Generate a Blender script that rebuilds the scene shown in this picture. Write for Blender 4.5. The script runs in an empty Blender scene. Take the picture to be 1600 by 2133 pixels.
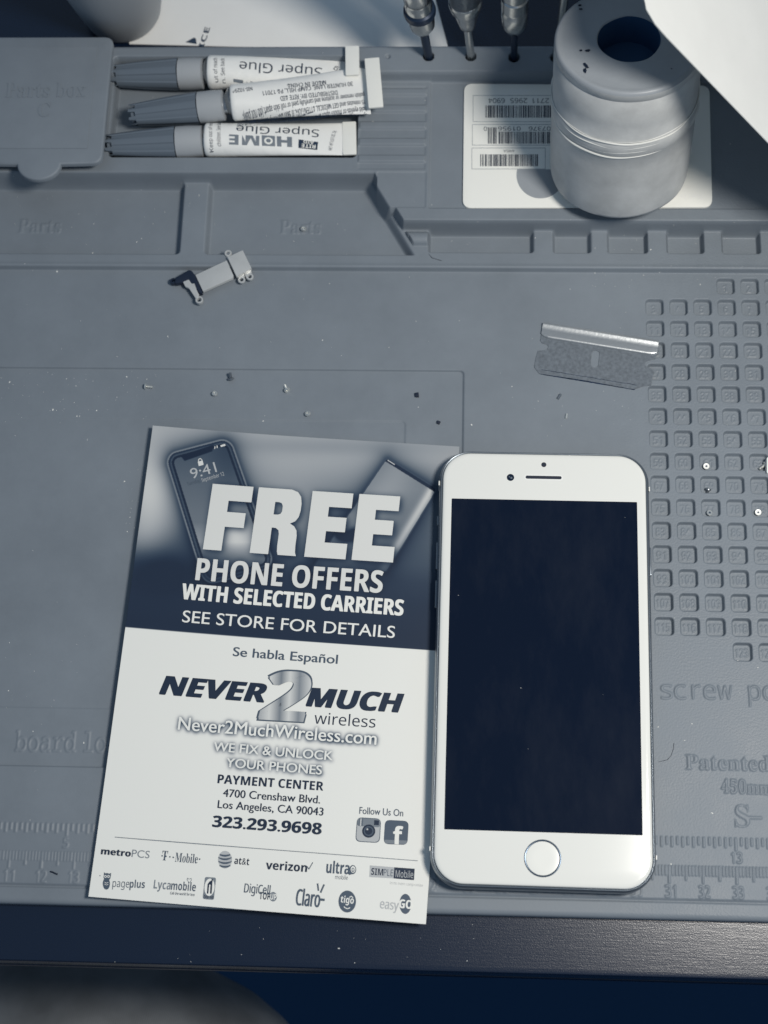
import bpy, bmesh, math, random
import numpy as np
from mathutils import Vector, Matrix

random.seed(7); RNG = np.random.default_rng(7)
scene = bpy.context.scene
S = 0.001                                   # everything below is written in millimetres

# ------------------------------------------------------------------ camera, world, lamp, exposure
CAM = np.array([15.4992, -95.858, 479.6127]); ROT = (0.3202, 0.0411, 0.0265); FPX = 3245.2
cd = bpy.data.cameras.new('camera'); cam = bpy.data.objects.new('camera', cd)
scene.collection.objects.link(cam); scene.camera = cam
cam.location = CAM * S; cam.rotation_euler = ROT
cd.sensor_fit = 'HORIZONTAL'; cd.sensor_width = 36.0; cd.lens = FPX / 1600 * 36
cd.clip_start = 0.01; cd.clip_end = 20
cd.dof.use_dof = True; cd.dof.focus_distance = 0.492; cd.dof.aperture_fstop = 16

world = bpy.data.worlds.new('World'); scene.world = world; world.use_nodes = True
bg = world.node_tree.nodes['Background']
bg.inputs[0].default_value = (0.56, 0.79, 1.08, 1); bg.inputs[1].default_value = 0.235

ld = bpy.data.lights.new('ceiling_lamp', 'AREA'); ld.shape = 'DISK'; ld.size = 0.12
ld.energy = 2.72; ld.color = (1.0, 0.955, 0.885)
lamp = bpy.data.objects.new('ceiling_lamp', ld); scene.collection.objects.link(lamp)
LAMP = np.array([238., -10., 530.]); lamp.location = LAMP * S
lamp.rotation_euler = (Vector((20., 60., 0.)) - Vector(LAMP)).to_track_quat('-Z', 'Y').to_euler()

scene.view_settings.view_transform = 'Standard'; scene.view_settings.look = 'None'
scene.view_settings.exposure = 0; scene.view_settings.gamma = 1

# ------------------------------------------------------------------ measuring helper
def _rot(a, b, c):
    ca, sa, cb, sb, cc, sc = math.cos(a), math.sin(a), math.cos(b), math.sin(b), math.cos(c), math.sin(c)
    return (np.array([[cc, -sc, 0], [sc, cc, 0], [0, 0, 1]]) @ np.array([[cb, 0, sb], [0, 1, 0], [-sb, 0, cb]])
            @ np.array([[1, 0, 0], [0, ca, -sa], [0, sa, ca]]))
RM = _rot(*ROT)
def at(px, py, z=0.0):                      # measured photo position -> point at height z on the bench
    d = RM @ np.array([(px - 800) / FPX, -(py - 1066.5) / FPX, -1.0])
    return CAM + d * ((z - CAM[2]) / d[2])
def at2(p, z=0.0): return at(p[0], p[1], z)[:2]
def to_px(P):
    q = (P - CAM) @ RM
    return 800 + FPX * q[:, 0] / -q[:, 2], 1066.5 - FPX * q[:, 1] / -q[:, 2]

# ------------------------------------------------------------------ colours and materials
def _lin(c):
    c = np.asarray(c, float) / 255
    return np.where(c <= .04045, c / 12.92, ((c + .055) / 1.055) ** 2.4)
_K = [0, 45, 75, 110, 150, 200, 230, 255]
def tone(g):                                # blue-black to warm-white toned grey, as a base colour
    g = np.asarray(g, float)
    rgb = np.stack([np.interp(g, _K, v) for v in ([8, 32, 62, 104, 146, 199, 229, 240], [20, 48, 76, 113, 151, 200, 229, 239],
                                                  [40, 69, 92, 122, 156, 198, 223, 232])], -1)
    return np.clip(_lin(rgb) / 0.88, 0, .9)

def mat(name, g, rough=.5, metal=0., spec=.5, bump=None, speckle=None, coat=0.):
    m = bpy.data.materials.new(name); m.use_nodes = True
    nt = m.node_tree; b = nt.nodes['Principled BSDF']
    col = tone(g) if np.isscalar(g) else np.asarray(g)
    b.inputs['Base Color'].default_value = (*col, 1); b.inputs['Roughness'].default_value = rough
    b.inputs['Metallic'].default_value = metal; b.inputs['Specular IOR Level'].default_value = spec
    b.inputs['Coat Weight'].default_value = coat
    if bump or speckle:
        tc = nt.nodes.new('ShaderNodeTexCoord')
    if bump:                                # (scale per metre, strength, distance in mm)
        n = nt.nodes.new('ShaderNodeTexNoise'); n.inputs['Scale'].default_value = bump[0]; n.inputs['Detail'].default_value = 3
        nt.links.new(tc.outputs['Object'], n.inputs['Vector'])
        bp = nt.nodes.new('ShaderNodeBump'); bp.inputs['Strength'].default_value = bump[1]; bp.inputs['Distance'].default_value = bump[2] * S
        nt.links.new(n.outputs['Fac'], bp.inputs['Height']); nt.links.new(bp.outputs['Normal'], b.inputs['Normal'])
    if speckle:                             # (scale, low factor, high factor): worn, uneven colour
        n = nt.nodes.new('ShaderNodeTexNoise'); n.inputs['Scale'].default_value = speckle[0]; n.inputs['Detail'].default_value = 6
        n.inputs['Roughness'].default_value = .65
        nt.links.new(tc.outputs['Object'], n.inputs['Vector'])
        r = nt.nodes.new('ShaderNodeMapRange'); r.inputs['From Min'].default_value = .3; r.inputs['From Max'].default_value = .7
        r.inputs['To Min'].default_value = speckle[1]; r.inputs['To Max'].default_value = speckle[2]
        nt.links.new(n.outputs['Fac'], r.inputs['Value'])
        mx = nt.nodes.new('ShaderNodeVectorMath'); mx.operation = 'SCALE'; mx.inputs[0].default_value = tuple(col)
        nt.links.new(r.outputs['Result'], mx.inputs['Scale']); nt.links.new(mx.outputs['Vector'], b.inputs['Base Color'])
    return m

# ------------------------------------------------------------------ geometry collectors
class Geo:
    def __init__(s): s.V = []; s.F = []; s.M = []; s.n = 0
    def add(s, V, F, mi=0):
        V = np.asarray(V, float).reshape(-1, 3)
        s.V.append(V); s.F += [tuple(i + s.n for i in f) for f in F]; s.M += [mi] * len(F); s.n += len(V)
        return s
    def build(s, name, mats, parent=None, origin=None, angle=35):
        me = bpy.data.meshes.new(name)
        V = np.concatenate(s.V) if s.V else np.zeros((0, 3))
        o = bpy.data.objects.new(name, me); scene.collection.objects.link(o)
        org = np.zeros(3)
        if parent is not None:
            o.parent = parent; org = np.array(parent.get('_org', (0, 0, 0)))
        elif origin is not None:
            org = np.array(origin, float); o.location = org * S
        o['_org'] = [float(v) for v in org]
        me.from_pydata(((V - org) * S).tolist(), [], s.F)
        for m in (mats if isinstance(mats, (list, tuple)) else [mats]): me.materials.append(m)
        me.polygons.foreach_set('material_index', s.M)
        me.polygons.foreach_set('use_smooth', [True] * len(s.F))
        me.set_sharp_from_angle(angle=math.radians(angle)); me.update()
        return o

def thing(name, label, cat, org, group=None):
    o = bpy.data.objects.new(name, None); scene.collection.objects.link(o)
    o.empty_display_size = .005; o.location = np.array(org, float) * S; o['_org'] = [float(v) for v in org]
    tag(o, label, cat, group); return o
def tag(o, label=None, cat=None, group=None, kind=None):
    if label: o['label'] = label
    if cat: o['category'] = cat
    if group: o['group'] = group
    if kind: o['kind'] = kind
    return o

def area2(P): return sum(P[i][0] * P[i - 1][1] - P[i - 1][0] * P[i][1] for i in range(len(P)))
def ccw(P):
    P = [tuple(p[:2]) for p in P]
    return np.array(P if area2(P) < 0 else P[::-1], float)
def inset(P, d):
    a = P - np.roll(P, 1, 0); b = np.roll(P, -1, 0) - P
    na = np.stack([-a[:, 1], a[:, 0]], 1) / (np.linalg.norm(a, axis=1)[:, None] + 1e-12)
    nb = np.stack([-b[:, 1], b[:, 0]], 1) / (np.linalg.norm(b, axis=1)[:, None] + 1e-12)
    n = na + nb; k = (n * na).sum(1)[:, None]
    return P + n / np.maximum(k, .35) * d
def loft(rings, cap0=True, cap1=True):
    n = len(rings[0]); V = np.concatenate(rings); F = []
    for r in range(len(rings) - 1):
        for i in range(n):
            j = (i + 1) % n; F.append((r * n + i, r * n + j, (r + 1) * n + j, (r + 1) * n + i))
    if cap0: F.append(tuple(range(n))[::-1])
    if cap1: F.append(tuple((len(rings) - 1) * n + i for i in range(n)))
    return V, F
def prism(P, z0, z1, b=.2, bb=0.):
    P = ccw(P); R = []
    def ring(d, z): q = inset(P, d) if d else P; return np.c_[q, np.full(len(q), z)]
    if bb: R += [ring(bb, z0), ring(bb * .3, z0 + bb * .3)]
    R.append(ring(0, z0 + bb))
    if b: R += [ring(0, z1 - b), ring(b * .12, z1 - b * .5), ring(b * .4, z1 - b * .13), ring(b, z1)]
    else: R.append(ring(0, z1))
    return loft(R)
def rrect(cx, cy, w, h, r, n=8):
    P = []
    for sx, sy, a0 in ((1, 1, 0), (-1, 1, 90), (-1, -1, 180), (1, -1, 270)):
        for k in range(n + 1):
            a = math.radians(a0 + 90 * k / n)
            P.append((cx + sx * (w / 2 - r) + r * math.cos(a), cy + sy * (h / 2 - r) + r * math.sin(a)))
    return np.array(P)
def round_poly(P, r, n=6):                  # rounded corners
    P = ccw(P); out = []
    for i in range(len(P)):
        p, a, b = P[i], P[i - 1], P[(i + 1) % len(P)]
        da = (a - p) / np.linalg.norm(a - p); db = (b - p) / np.linalg.norm(b - p)
        rr = min(r, .45 * np.linalg.norm(a - p), .45 * np.linalg.norm(b - p))
        for k in range(n + 1):
            t = k / n; out.append((1 - t) ** 2 * (p + da * rr) + 2 * t * (1 - t) * p + t * t * (p + db * rr))
    return np.array(out)
def ell(cx, cy, rx, ry, n=40, rot=0.):
    a = np.linspace(0, 2 * np.pi, n, endpoint=False); c, s = math.cos(rot), math.sin(rot)
    x, y = rx * np.cos(a), ry * np.sin(a)
    return np.stack([cx + c * x - s * y, cy + s * x + c * y], 1)
def lathe(prof, n=40, M=None, closed0=True, closed1=True):
    R = []
    a = np.linspace(0, 2 * np.pi, n, endpoint=False)
    for r, z in prof: R.append(np.stack([np.cos(a) * r, np.sin(a) * r, np.full(n, z)], 1))
    V, F = loft(R, closed0, closed1)
    if M is not None: V = V @ np.array(M)[:3, :3].T + np.array(M)[:3, 3]
    return V, F
def tube(path, r, n=8, closed=False):
    path = np.asarray(path, float); R = []
    N = len(path); r = np.broadcast_to(r, (N,))
    for i in range(N):
        t = path[(i + 1) % N] - path[i - 1] if closed or 0 < i < N - 1 else (path[1] - path[0] if i == 0 else path[-1] - path[-2])
        t = t / np.linalg.norm(t); u = np.cross(t, [0, 0, 1.]) if abs(t[2]) < .95 else np.cross(t, [1., 0, 0])
        u /= np.linalg.norm(u); v = np.cross(u, t)
        a = np.linspace(0, 2 * np.pi, n, endpoint=False)
        R.append(path[i] + r[i] * (np.cos(a)[:, None] * u + np.sin(a)[:, None] * v))
    if closed: R.append(R[0]); return loft(R, False, False)
    return loft(R)
def frame(org, xdir=(1, 0, 0), zdir=(0, 0, 1)):
    z = np.array(zdir, float); z /= np.linalg.norm(z); x = np.array(xdir, float); x -= z * (x @ z); x /= np.linalg.norm(x)
    M = np.eye(4); M[:3, 0] = x; M[:3, 1] = np.cross(z, x); M[:3, 2] = z; M[:3, 3] = org
    return M
def xf(VF, M): return VF[0] @ M[:3, :3].T + M[:3, 3], VF[1]

# ------------------------------------------------------------------ lettering
_ST = {'b': (0x1D5D4, 0x1D5EE, 0x1D7EC), 's': (0x1D400, 0x1D41A, 0x1D7CE), 'm': (0x1D670, 0x1D68A, 0x1D7F6), 'n': (0x1D5A0, 0x1D5BA, 0x1D7E2)}
def _conv(s, st):
    if st not in _ST: return s
    U = _ST[st]; r = ''
    for ch in s:
        if 'A' <= ch <= 'Z': r += chr(U[0] + ord(ch) - 65)
        elif 'a' <= ch <= 'z': r += chr(U[1] + ord(ch) - 97)
        elif '0' <= ch <= '9': r += chr(U[2] + ord(ch) - 48)
        else: r += ch
    return r
_tc = bpy.data.curves.new('lettering_source', 'FONT'); _to = bpy.data.objects.new('lettering_source', _tc)
scene.collection.objects.link(_to); _TM = {}
def glyphs(s, st='r', off=0., space=1.):
    key = (s, st, off, space)
    if key not in _TM:
        _tc.body = _conv(s, st); _tc.size = 1; _tc.offset = off; _tc.space_character = space; _tc.resolution_u = 5
        bpy.context.view_layer.update(); dg = bpy.context.evaluated_depsgraph_get()
        me = bpy.data.meshes.new_from_object(_to.evaluated_get(dg))
        V = np.empty(len(me.vertices) * 3); me.vertices.foreach_get('co', V); V = V.reshape(-1, 3)[:, :2]
        F = [tuple(p.vertices) for p in me.polygons]
        bpy.data.meshes.remove(me); _TM[key] = (V, F)
    return _TM[key]
_CAP = {st: glyphs('H', st)[0][:, 1].max() for st in ('r', 'b', 's', 'm', 'n')}
def ptext(s, A, B, cap, z=0., st='r', off=0., shear=0., space=1.):
    """letters whose inked width runs from photo point A to B, cap height measured in photo pixels -> 2D mm mesh"""
    V, F = glyphs(s, st, off, space); V = V.copy()
    x0, x1 = V[:, 0].min(), V[:, 0].max()
    a, b = at2(A, z), at2(B, z); e = b - a; L = np.linalg.norm(e); e /= L; n = np.array([-e[1], e[0]])
    d = np.array(B, float) - A; d /= np.linalg.norm(d); up = np.array([d[1], -d[0]])
    h = abs((at2(np.array(A) + up * cap, z) - a) @ n) / _CAP[st]
    u = (V[:, 0] - x0) / (x1 - x0); v = V[:, 1] * h
    if shear:
        w = V[:, 0] * (L / (x1 - x0)) + v * shear; u = (w - w.min()) / (w.max() - w.min())
    P = a + np.outer(u * L, e) + np.outer(v, n)
    return P, F
def tris(P, F):
    for f in F:
        for k in range(1, len(f) - 1): yield P[f[0]], P[f[k]], P[f[k + 1]]
class Raster:
    def __init__(s, x0, y0, w, h, res): s.x0, s.y0, s.res = x0, y0, res; s.a = np.zeros((int(h / res) + 1, int(w / res) + 1), np.float32)
    def fill(s, P, F, val=1.):
        Q = (np.asarray(P)[:, :2] - [s.x0, s.y0]) / s.res
        for a, b, c in tris(Q, F):
            lo = np.floor(np.minimum(np.minimum(a, b), c)).astype(int); hi = np.ceil(np.maximum(np.maximum(a, b), c)).astype(int) + 1
            lo = np.maximum(lo, 0); hi = np.minimum(hi, [s.a.shape[1], s.a.shape[0]])
            if (hi <= lo).any(): continue
            X, Y = np.meshgrid(np.arange(lo[0], hi[0]), np.arange(lo[1], hi[1]))
            d1 = (b[0] - a[0]) * (Y - a[1]) - (b[1] - a[1]) * (X - a[0]); d2 = (c[0] - b[0]) * (Y - b[1]) - (c[1] - b[1]) * (X - b[0])
            d3 = (a[0] - c[0]) * (Y - c[1]) - (a[1] - c[1]) * (X - c[0])
            m = ((d1 >= -.3) & (d2 >= -.3) & (d3 >= -.3)) | ((d1 <= .3) & (d2 <= .3) & (d3 <= .3))
            s.a[lo[1]:hi[1], lo[0]:hi[0]][m] = val
    def blur(s, sig):
        k = int(3 * sig / s.res) + 1; g = np.exp(-.5 * (np.arange(-k, k + 1) * s.res / sig) ** 2); g /= g.sum()
        out = np.zeros_like(s.a); p = np.pad(s.a, ((k, k), (0, 0)))
        for i, w in enumerate(g): out += w * p[i:i + s.a.shape[0]]
        p = np.pad(out, ((0, 0), (k, k))); o2 = np.zeros_like(s.a)
        for i, w in enumerate(g): o2 += w * p[:, i:i + s.a.shape[1]]
        r = Raster.__new__(Raster); r.x0, r.y0, r.res, r.a = s.x0, s.y0, s.res, o2
        return r
    def sample(s, x, y):
        fx = np.clip((x - s.x0) / s.res, 0, s.a.shape[1] - 1.001); fy = np.clip((y - s.y0) / s.res, 0, s.a.shape[0] - 1.001)
        i, j = fx.astype(int), fy.astype(int); u, v = fx - i, fy - j; a = s.a
        return (a[j, i] * (1 - u) + a[j, i + 1] * u) * (1 - v) + (a[j + 1, i] * (1 - u) + a[j + 1, i + 1] * u) * v

# ------------------------------------------------------------------ the desk, the floor below it
def desk_material():
    m = mat('black_stained_wood', 10, .3, spec=.6); nt = m.node_tree; b = nt.nodes['Principled BSDF']
    tc = nt.nodes.new('ShaderNodeTexCoord'); mp = nt.nodes.new('ShaderNodeMapping'); mp.inputs['Scale'].default_value = (90, 1400, 300)
    n = nt.nodes.new('ShaderNodeTexNoise'); n.inputs['Scale'].default_value = 1.6; n.inputs['Detail'].default_value = 5
    n2 = nt.nodes.new('ShaderNodeTexNoise'); n2.inputs['Scale'].default_value = 2600; n2.inputs['Detail'].default_value = 2
    nt.links.new(tc.outputs['Object'], mp.inputs['Vector']); nt.links.new(mp.outputs['Vector'], n.inputs['Vector'])
    nt.links.new(tc.outputs['Object'], n2.inputs['Vector'])
    ad = nt.nodes.new('ShaderNodeMath'); ad.operation = 'MULTIPLY_ADD'; ad.inputs[1].default_value = .8
    nt.links.new(n.outputs['Fac'], ad.inputs[0]); nt.links.new(n2.outputs['Fac'], ad.inputs[2])
    bp = nt.nodes.new('ShaderNodeBump'); bp.inputs['Strength'].default_value = .3; bp.inputs['Distance'].default_value = .0001
    nt.links.new(ad.outputs['Value'], bp.inputs['Height']); nt.links.new(bp.outputs['Normal'], b.inputs['Normal'])
    r = nt.nodes.new('ShaderNodeMapRange'); r.inputs['To Min'].default_value = .2; r.inputs['To Max'].default_value = .32
    nt.links.new(n2.outputs['Fac'], r.inputs['Value']); nt.links.new(r.outputs['Result'], b.inputs['Roughness'])
    return m
M_desk = desk_material()
g = Geo(); g.add(*prism(rrect(0, 220, 900, 600, 4), -27, -5, 1.2, 1.0))
desk = g.build('desk', M_desk, origin=(0, 220, -27)); tag(desk, 'black wood-grained desk top under the grey mat', 'desk')
g = Geo(); g.add(*prism(rrect(0, -77.5, 880, 6, 2), -34, -28, 1.0, 1.0)); g.build('edge_moulding', M_desk, desk)
g = Geo(); g.add([(-3000, -3000, -720), (3000, -3000, -720), (3000, 3000, -720), (-3000, 3000, -720)], [(0, 1, 2, 3)])
tag(g.build('floor', mat('dark_floor', [.02, .055, .12], .9, spec=.1)), kind='structure')

# ------------------------------------------------------------------ the silicone repair mat: one moulded relief
def smooth(t): t = np.clip(t, 0, 1); return t * t * (3 - 2 * t)
def sdbox(x, y, x0, x1, y0, y1, r):
    qx = np.abs(x - (x0 + x1) / 2) - (x1 - x0) / 2 + r; qy = np.abs(y - (y0 + y1) / 2) - (y1 - y0) / 2 + r
    return np.minimum(np.maximum(qx, qy), 0) + np.hypot(np.maximum(qx, 0), np.maximum(qy, 0)) - r
def carve(z, sd, target, w): k = smooth(-sd / w); return z * (1 - k) + target * k
PX0, PY0, PDX, PDY = 80.846, 136.686, 8.027, 7.9
HOLES = [at2((893, 117), 13), at2((981, 117), 13), at2((1071, 119), 13), at2((1158, 119), 13)]
def relief(x, y, letters=None, num=None):
    z = np.zeros_like(x) - .25 * smooth((x + 150) / -40)
    z = carve(z, sdbox(x, y, -300, 17.1, -22, 113, 1.5), -.9, .45)
    z = carve(z, sdbox(x, y, -300, -2, -3.5, 95, 1.5), -1.15, .45)
    z = z - .6 * (1 - smooth(np.abs(y + 58) / .8))
    z = np.where(y < -58, z - .15, z)
    t = np.clip((-61.6 - y) / 1.7, 0, 1); z = z - 1.3 * (1 - np.sqrt(1 - t * t))
    # numbered pockets
    fx = (x - PX0) / PDX; fy = (PY0 - y) / PDY; i = np.round(fx); j = np.round(fy)
    ok = (i >= 0) & (i <= 7) & (((j >= 0) & (j <= 14)) | (((j == -1) | (j == 15)) & (i >= 3) & (i <= 5)))
    sd = sdbox((fx - i) * PDX, (fy - j) * PDY, -3.1, 3.1, -3.0, 3.0, 1.4)
    z = np.where(ok, carve(z, sd, -1.9, .55), z)
    # raised rear rack
    lip = smooth((y - 149.2) / .9)
    z = np.where(y > 148.5, z * (1 - lip) + 2.0 * lip + .25 * np.exp(-((y - 150.5) / .7) ** 2), z)
    sl = ((x + .2) * 28.5 + (y - 155) * 16.3) / math.hypot(28.5, 16.3)      # right of the slanted wall is positive
    sdp = np.minimum(182.3 - y, np.maximum(164 - y, -sl + .6))
    z = carve(z, sdp, 8.0, 1.0)
    z = carve(z, sdbox(x, y, -14, 3.4, 169.5, 183.6, .6), 7.75, .4)
    bump = np.sqrt(np.maximum(0, 1 - ((y - 160.8) / 2.6) ** 2)) * 2.2 * smooth((4.6 - x) / .8) * (sl > 1.2) * (y < 164.3)
    z = z + bump
    z = carve(z, sdbox(x, y, -300, -81, 154.5, 182.9, 1.6), -2.0, 1.5)
    z = carve(z, np.maximum(sdbox(x, y, -73, 40, 154.5, 182.9, 1.6), sl / 1.6), -2.0, 1.5)
    for a, b in ((4, 40.5), (46.5, 60), (65, 79.2), (85, 98.2), (103.6, 117.2), (123, 137)):
        z = carve(z, sdbox(x, y, a, b, 155.6, 164.6, 1.3), -1.3, 1.3)
    z = carve(z, sdbox(x, y, 4, 142, 169.3, 230, .8), 7.2, .5)
    rb = smooth(np.minimum(np.minimum(x + 20.6, 3.0 - x), np.minimum(y - 184.3, 217.6 - y)) / .5)
    ph = ((217.3 - y) / 6.65) % 1.0
    z = z + rb * (.85 * smooth((ph - .08) / .1) * smooth((.60 - ph) / .12) - .25)
    z = carve(z, 219.3 - y, 13.0, 1.0)
    z = carve(z, sdbox(x, y, -108, -20.8, 189, 226.6, 2), 2.0, .9)
    for hx, hy in HOLES: z = carve(z, np.hypot(x - hx, y - hy) - 1.9, 4.0, .35)
    hx, hy = at2((808, 117), 13); z = carve(z, np.hypot(x - hx, y - hy) - 1.1, 12., .8)
    t = np.clip((y - 229.4) / 1.6, 0, 1); z = z - 1.5 * (1 - np.sqrt(1 - t * t))
    if num is not None: z = z + num.sample(x, y) * .26
    if letters is not None: z = z + letters.sample(x, y) * np.where(x > 60, .36, .24)
    return z

letters = Raster(-172, -64, 318, 302, .14); num = Raster(72, 14, 74, 136, .1)
def mtext(*a, **k): letters.fill(*ptext(*a, **k))
for ch, xa, xb in zip('screwpo', (1377, 1405, 1442, 1466, 1496, 1560, 1590), (1402, 1430, 1460, 1492, 1526, 1585, 1617)):
    mtext(ch, (xa, 1456.5 + (xa - 1377) * .012), (xb, 1456.5 + (xb - 1377) * .012), 40, st='n', off=-.008)
mtext('Patented', (1428, 1603), (1604, 1607), 31, st='s', off=-.004)
mtext('450mm', (1503, 1652), (1606, 1656), 28, st='s')
mtext('S', (1532, 1722), (1562, 1723), 45, st='s', off=-.01)
mtext('board location', (29, 1564), (374, 1570), 40, st='m', off=.004)
mtext('Parts', (38, 485), (126, 485), 28, z=-2, st='s'); mtext('Parts', (583, 487), (668, 487), 28, z=-2, st='s')
def tick(x, y0, y1, w=.62):
    letters.fill(np.array([(x - w / 2, y1), (x + w / 2, y1), (x + w / 2, y0), (x - w / 2, y0)]), [(0, 1, 2, 3)])
tick(105.8, -33.4, -32.7, 5)                 # the dash of the size mark
for k in range(40, 375):
    x = -230 + k
    if -170 < x < 144: tick(x, -47.75, -47.75 - (5.3 if k % 10 == 0 else 4.3 if k % 5 == 0 else 2.9))
for k in range(40, 240):
    x = -230 + k * 25.4 / 16
    if -170 < x < 144: tick(x, -39.1, -39.1 - (3.9 if k % 16 == 0 else 3.1 if k % 2 == 0 else 2.4), .7)
def wtext(s, x, y, h, w, st='n', off=.01, ras=None):
    V, F = glyphs(s, st, off); x0, x1 = V[:, 0].min(), V[:, 0].max()
    P = np.c_[x - w / 2 + (V[:, 0] - x0) / (x1 - x0) * w, y + V[:, 1] * h / _CAP[st]]
    (ras or letters).fill(P, F)
for k in range(6, 38):
    if -168 < -230 + 10 * k < 142: wtext(str(k), -230 + 10 * k + .25, -57.0, 3.5, 3.3 if k > 9 else 1.6)
for k in range(3, 15):
    if -168 < -230 + 25.4 * k < 142: wtext(str(k), -230 + 25.4 * k, -46.6, 3.1, 3.2 if k > 9 else 1.7)
for j in range(-1, 16):
    for i in range(8):
        if j in (-1, 15) and i not in (3, 4, 5): continue
        v = (i - 2) if j == -1 else (123 + i - 3) if j == 15 else 3 + 8 * j + i
        wtext(str(v), PX0 + i * PDX, PY0 - j * PDY - 1.35, 2.6, (1.4, 3.0, 4.0)[len(str(v)) - 1], ras=num)
letters = letters.blur(.11); num = num.blur(.13)

def grid_axis(segs):
    out = [segs[0][0]]
    for a, b, st in segs: out += list(np.linspace(a, b, max(1, int(round((b - a) / st))) + 1)[1:])
    return np.array(out)
gx = grid_axis([(-172, -128, .36), (-128, 20, .3), (20, 72, .34), (72, 126, .18), (126, 146, .4)])
gy = grid_axis([(-63.4, -36, .22), (-36, 14, .26), (14, 150, .19), (150, 185, .28), (185, 231, .3)])
X, Y = np.meshgrid(gx, gy); Z = relief(X, Y, letters, num)
nx, ny = len(gx), len(gy)
def ring_down(Z): return Z
V = np.stack([X, Y, Z], -1).reshape(-1, 3)
idx = np.arange(nx * ny).reshape(ny, nx)
F = np.stack([idx[:-1, :-1], idx[:-1, 1:], idx[1:, 1:], idx[1:, :-1]], -1).reshape(-1, 4)
border = np.concatenate([idx[0, :], idx[1:, -1], idx[-1, -2::-1], idx[-2:0:-1, 0]])
B = V[border].copy(); B[:, 2] = -4.95; nb = len(V); V = np.concatenate([V, B]); kk = np.arange(len(border)); k2 = (kk + 1) % len(border)
F = np.concatenate([F, np.stack([border[k2], border[kk], nb + kk, nb + k2], -1)])
me = bpy.data.meshes.new('repair_mat'); me.vertices.add(len(V)); me.vertices.foreach_set('co', (V * S).astype(np.float32).ravel())
me.loops.add(F.size); me.loops.foreach_set('vertex_index', F.astype(np.int32).ravel())
me.polygons.add(len(F)); me.polygons.foreach_set('loop_start', np.arange(0, F.size, 4, dtype=np.int32))
me.polygons.foreach_set('use_smooth', np.ones(len(F), bool)); me.update(calc_edges=True)
mat_o = bpy.data.objects.new('repair_mat', me); scene.collection.objects.link(mat_o); mat_o['_org'] = [0., 0., 0.]
tag(mat_o, 'grey moulded silicone repair mat with numbered screw pockets and a ruler', 'work mat')
def silicone():
    m = mat('grey_silicone', 122, .5, spec=.42); nt = m.node_tree; b = nt.nodes['Principled BSDF']
    tc = nt.nodes.new('ShaderNodeTexCoord')
    n = nt.nodes.new('ShaderNodeTexNoise'); n.inputs['Scale'].default_value = 1500; n.inputs['Detail'].default_value = 3
    nt.links.new(tc.outputs['Object'], n.inputs['Vector'])
    sep = nt.nodes.new('ShaderNodeSeparateXYZ'); nt.links.new(tc.outputs['Object'], sep.inputs[0])
    r = nt.nodes.new('ShaderNodeMapRange'); r.inputs['From Min'].default_value = .055; r.inputs['From Max'].default_value = .085
    r.inputs['To Min'].default_value = .10; r.inputs['To Max'].default_value = .5
    nt.links.new(sep.outputs['X'], r.inputs['Value'])
    bp = nt.nodes.new('ShaderNodeBump'); bp.inputs['Distance'].default_value = .0002
    nt.links.new(r.outputs['Result'], bp.inputs['Strength']); nt.links.new(n.outputs['Fac'], bp.inputs['Height']); nt.links.new(bp.outputs['Normal'], b.inputs['Normal'])
    n2 = nt.nodes.new('ShaderNodeTexNoise'); n2.inputs['Scale'].default_value = 22; n2.inputs['Detail'].default_value = 8; n2.inputs['Roughness'].default_value = .7
    nt.links.new(tc.outputs['Object'], n2.inputs['Vector'])
    mr = nt.nodes.new('ShaderNodeMapRange'); mr.inputs['From Min'].default_value = .3; mr.inputs['From Max'].default_value = .7
    mr.inputs['To Min'].default_value = .9; mr.inputs['To Max'].default_value = 1.09
    nt.links.new(n2.outputs['Fac'], mr.inputs['Value'])
    sc = nt.nodes.new('ShaderNodeVectorMath'); sc.operation = 'SCALE'; sc.inputs[0].default_value = tuple(tone(122))
    nt.links.new(mr.outputs['Result'], sc.inputs['Scale']); nt.links.new(sc.outputs['Vector'], b.inputs['Base Color'])
    r2 = nt.nodes.new('ShaderNodeMapRange'); r2.inputs['From Min'].default_value = .3; r2.inputs['From Max'].default_value = .7
    r2.inputs['To Min'].default_value = .42; r2.inputs['To Max'].default_value = .6
    nt.links.new(n2.outputs['Fac'], r2.inputs['Value']); nt.links.new(r2.outputs['Result'], b.inputs['Roughness'])
    return m
M_sil = silicone(); me.materials.append(M_sil)
# hinged lid of the parts box, top left, with its finger tab
g = Geo()
lid = [(-172, 182.4)] + [(-129.6 - 7.6 * math.cos(a), 182.2 - 6.2 * math.sin(a)) for a in np.linspace(.02, math.pi - .02, 26)]
lid += list(map(tuple, round_poly([(-112, 182.4), (-107.9, 182.4), (-107.9, 233.2), (-112, 233.2)], 2.5)[9:19]))
lid = [(-172, 182.4)] + [(-129.6 - 7.6 * math.cos(a), 182.2 - 6.2 * math.sin(a)) for a in np.linspace(.02, math.pi - .02, 26)]
lid += [(-111, 182.4), (-109.4, 182.8), (-108.3, 183.9), (-107.9, 185.5), (-107.9, 230.5), (-108.3, 232), (-109.4, 233), (-111, 233.3), (-172, 233.3)]
g.add(*prism(lid, 13.02, 15.0, .8))
lid_o = g.build('lid', M_sil, mat_o, angle=60)
g = Geo(); g.add(*prism([(-171, 188), (-113.2, 188), (-113.2, 229), (-171, 229)], 14.9, 15.35, .4)); g.build('raised_panel', M_sil, lid_o)
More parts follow.
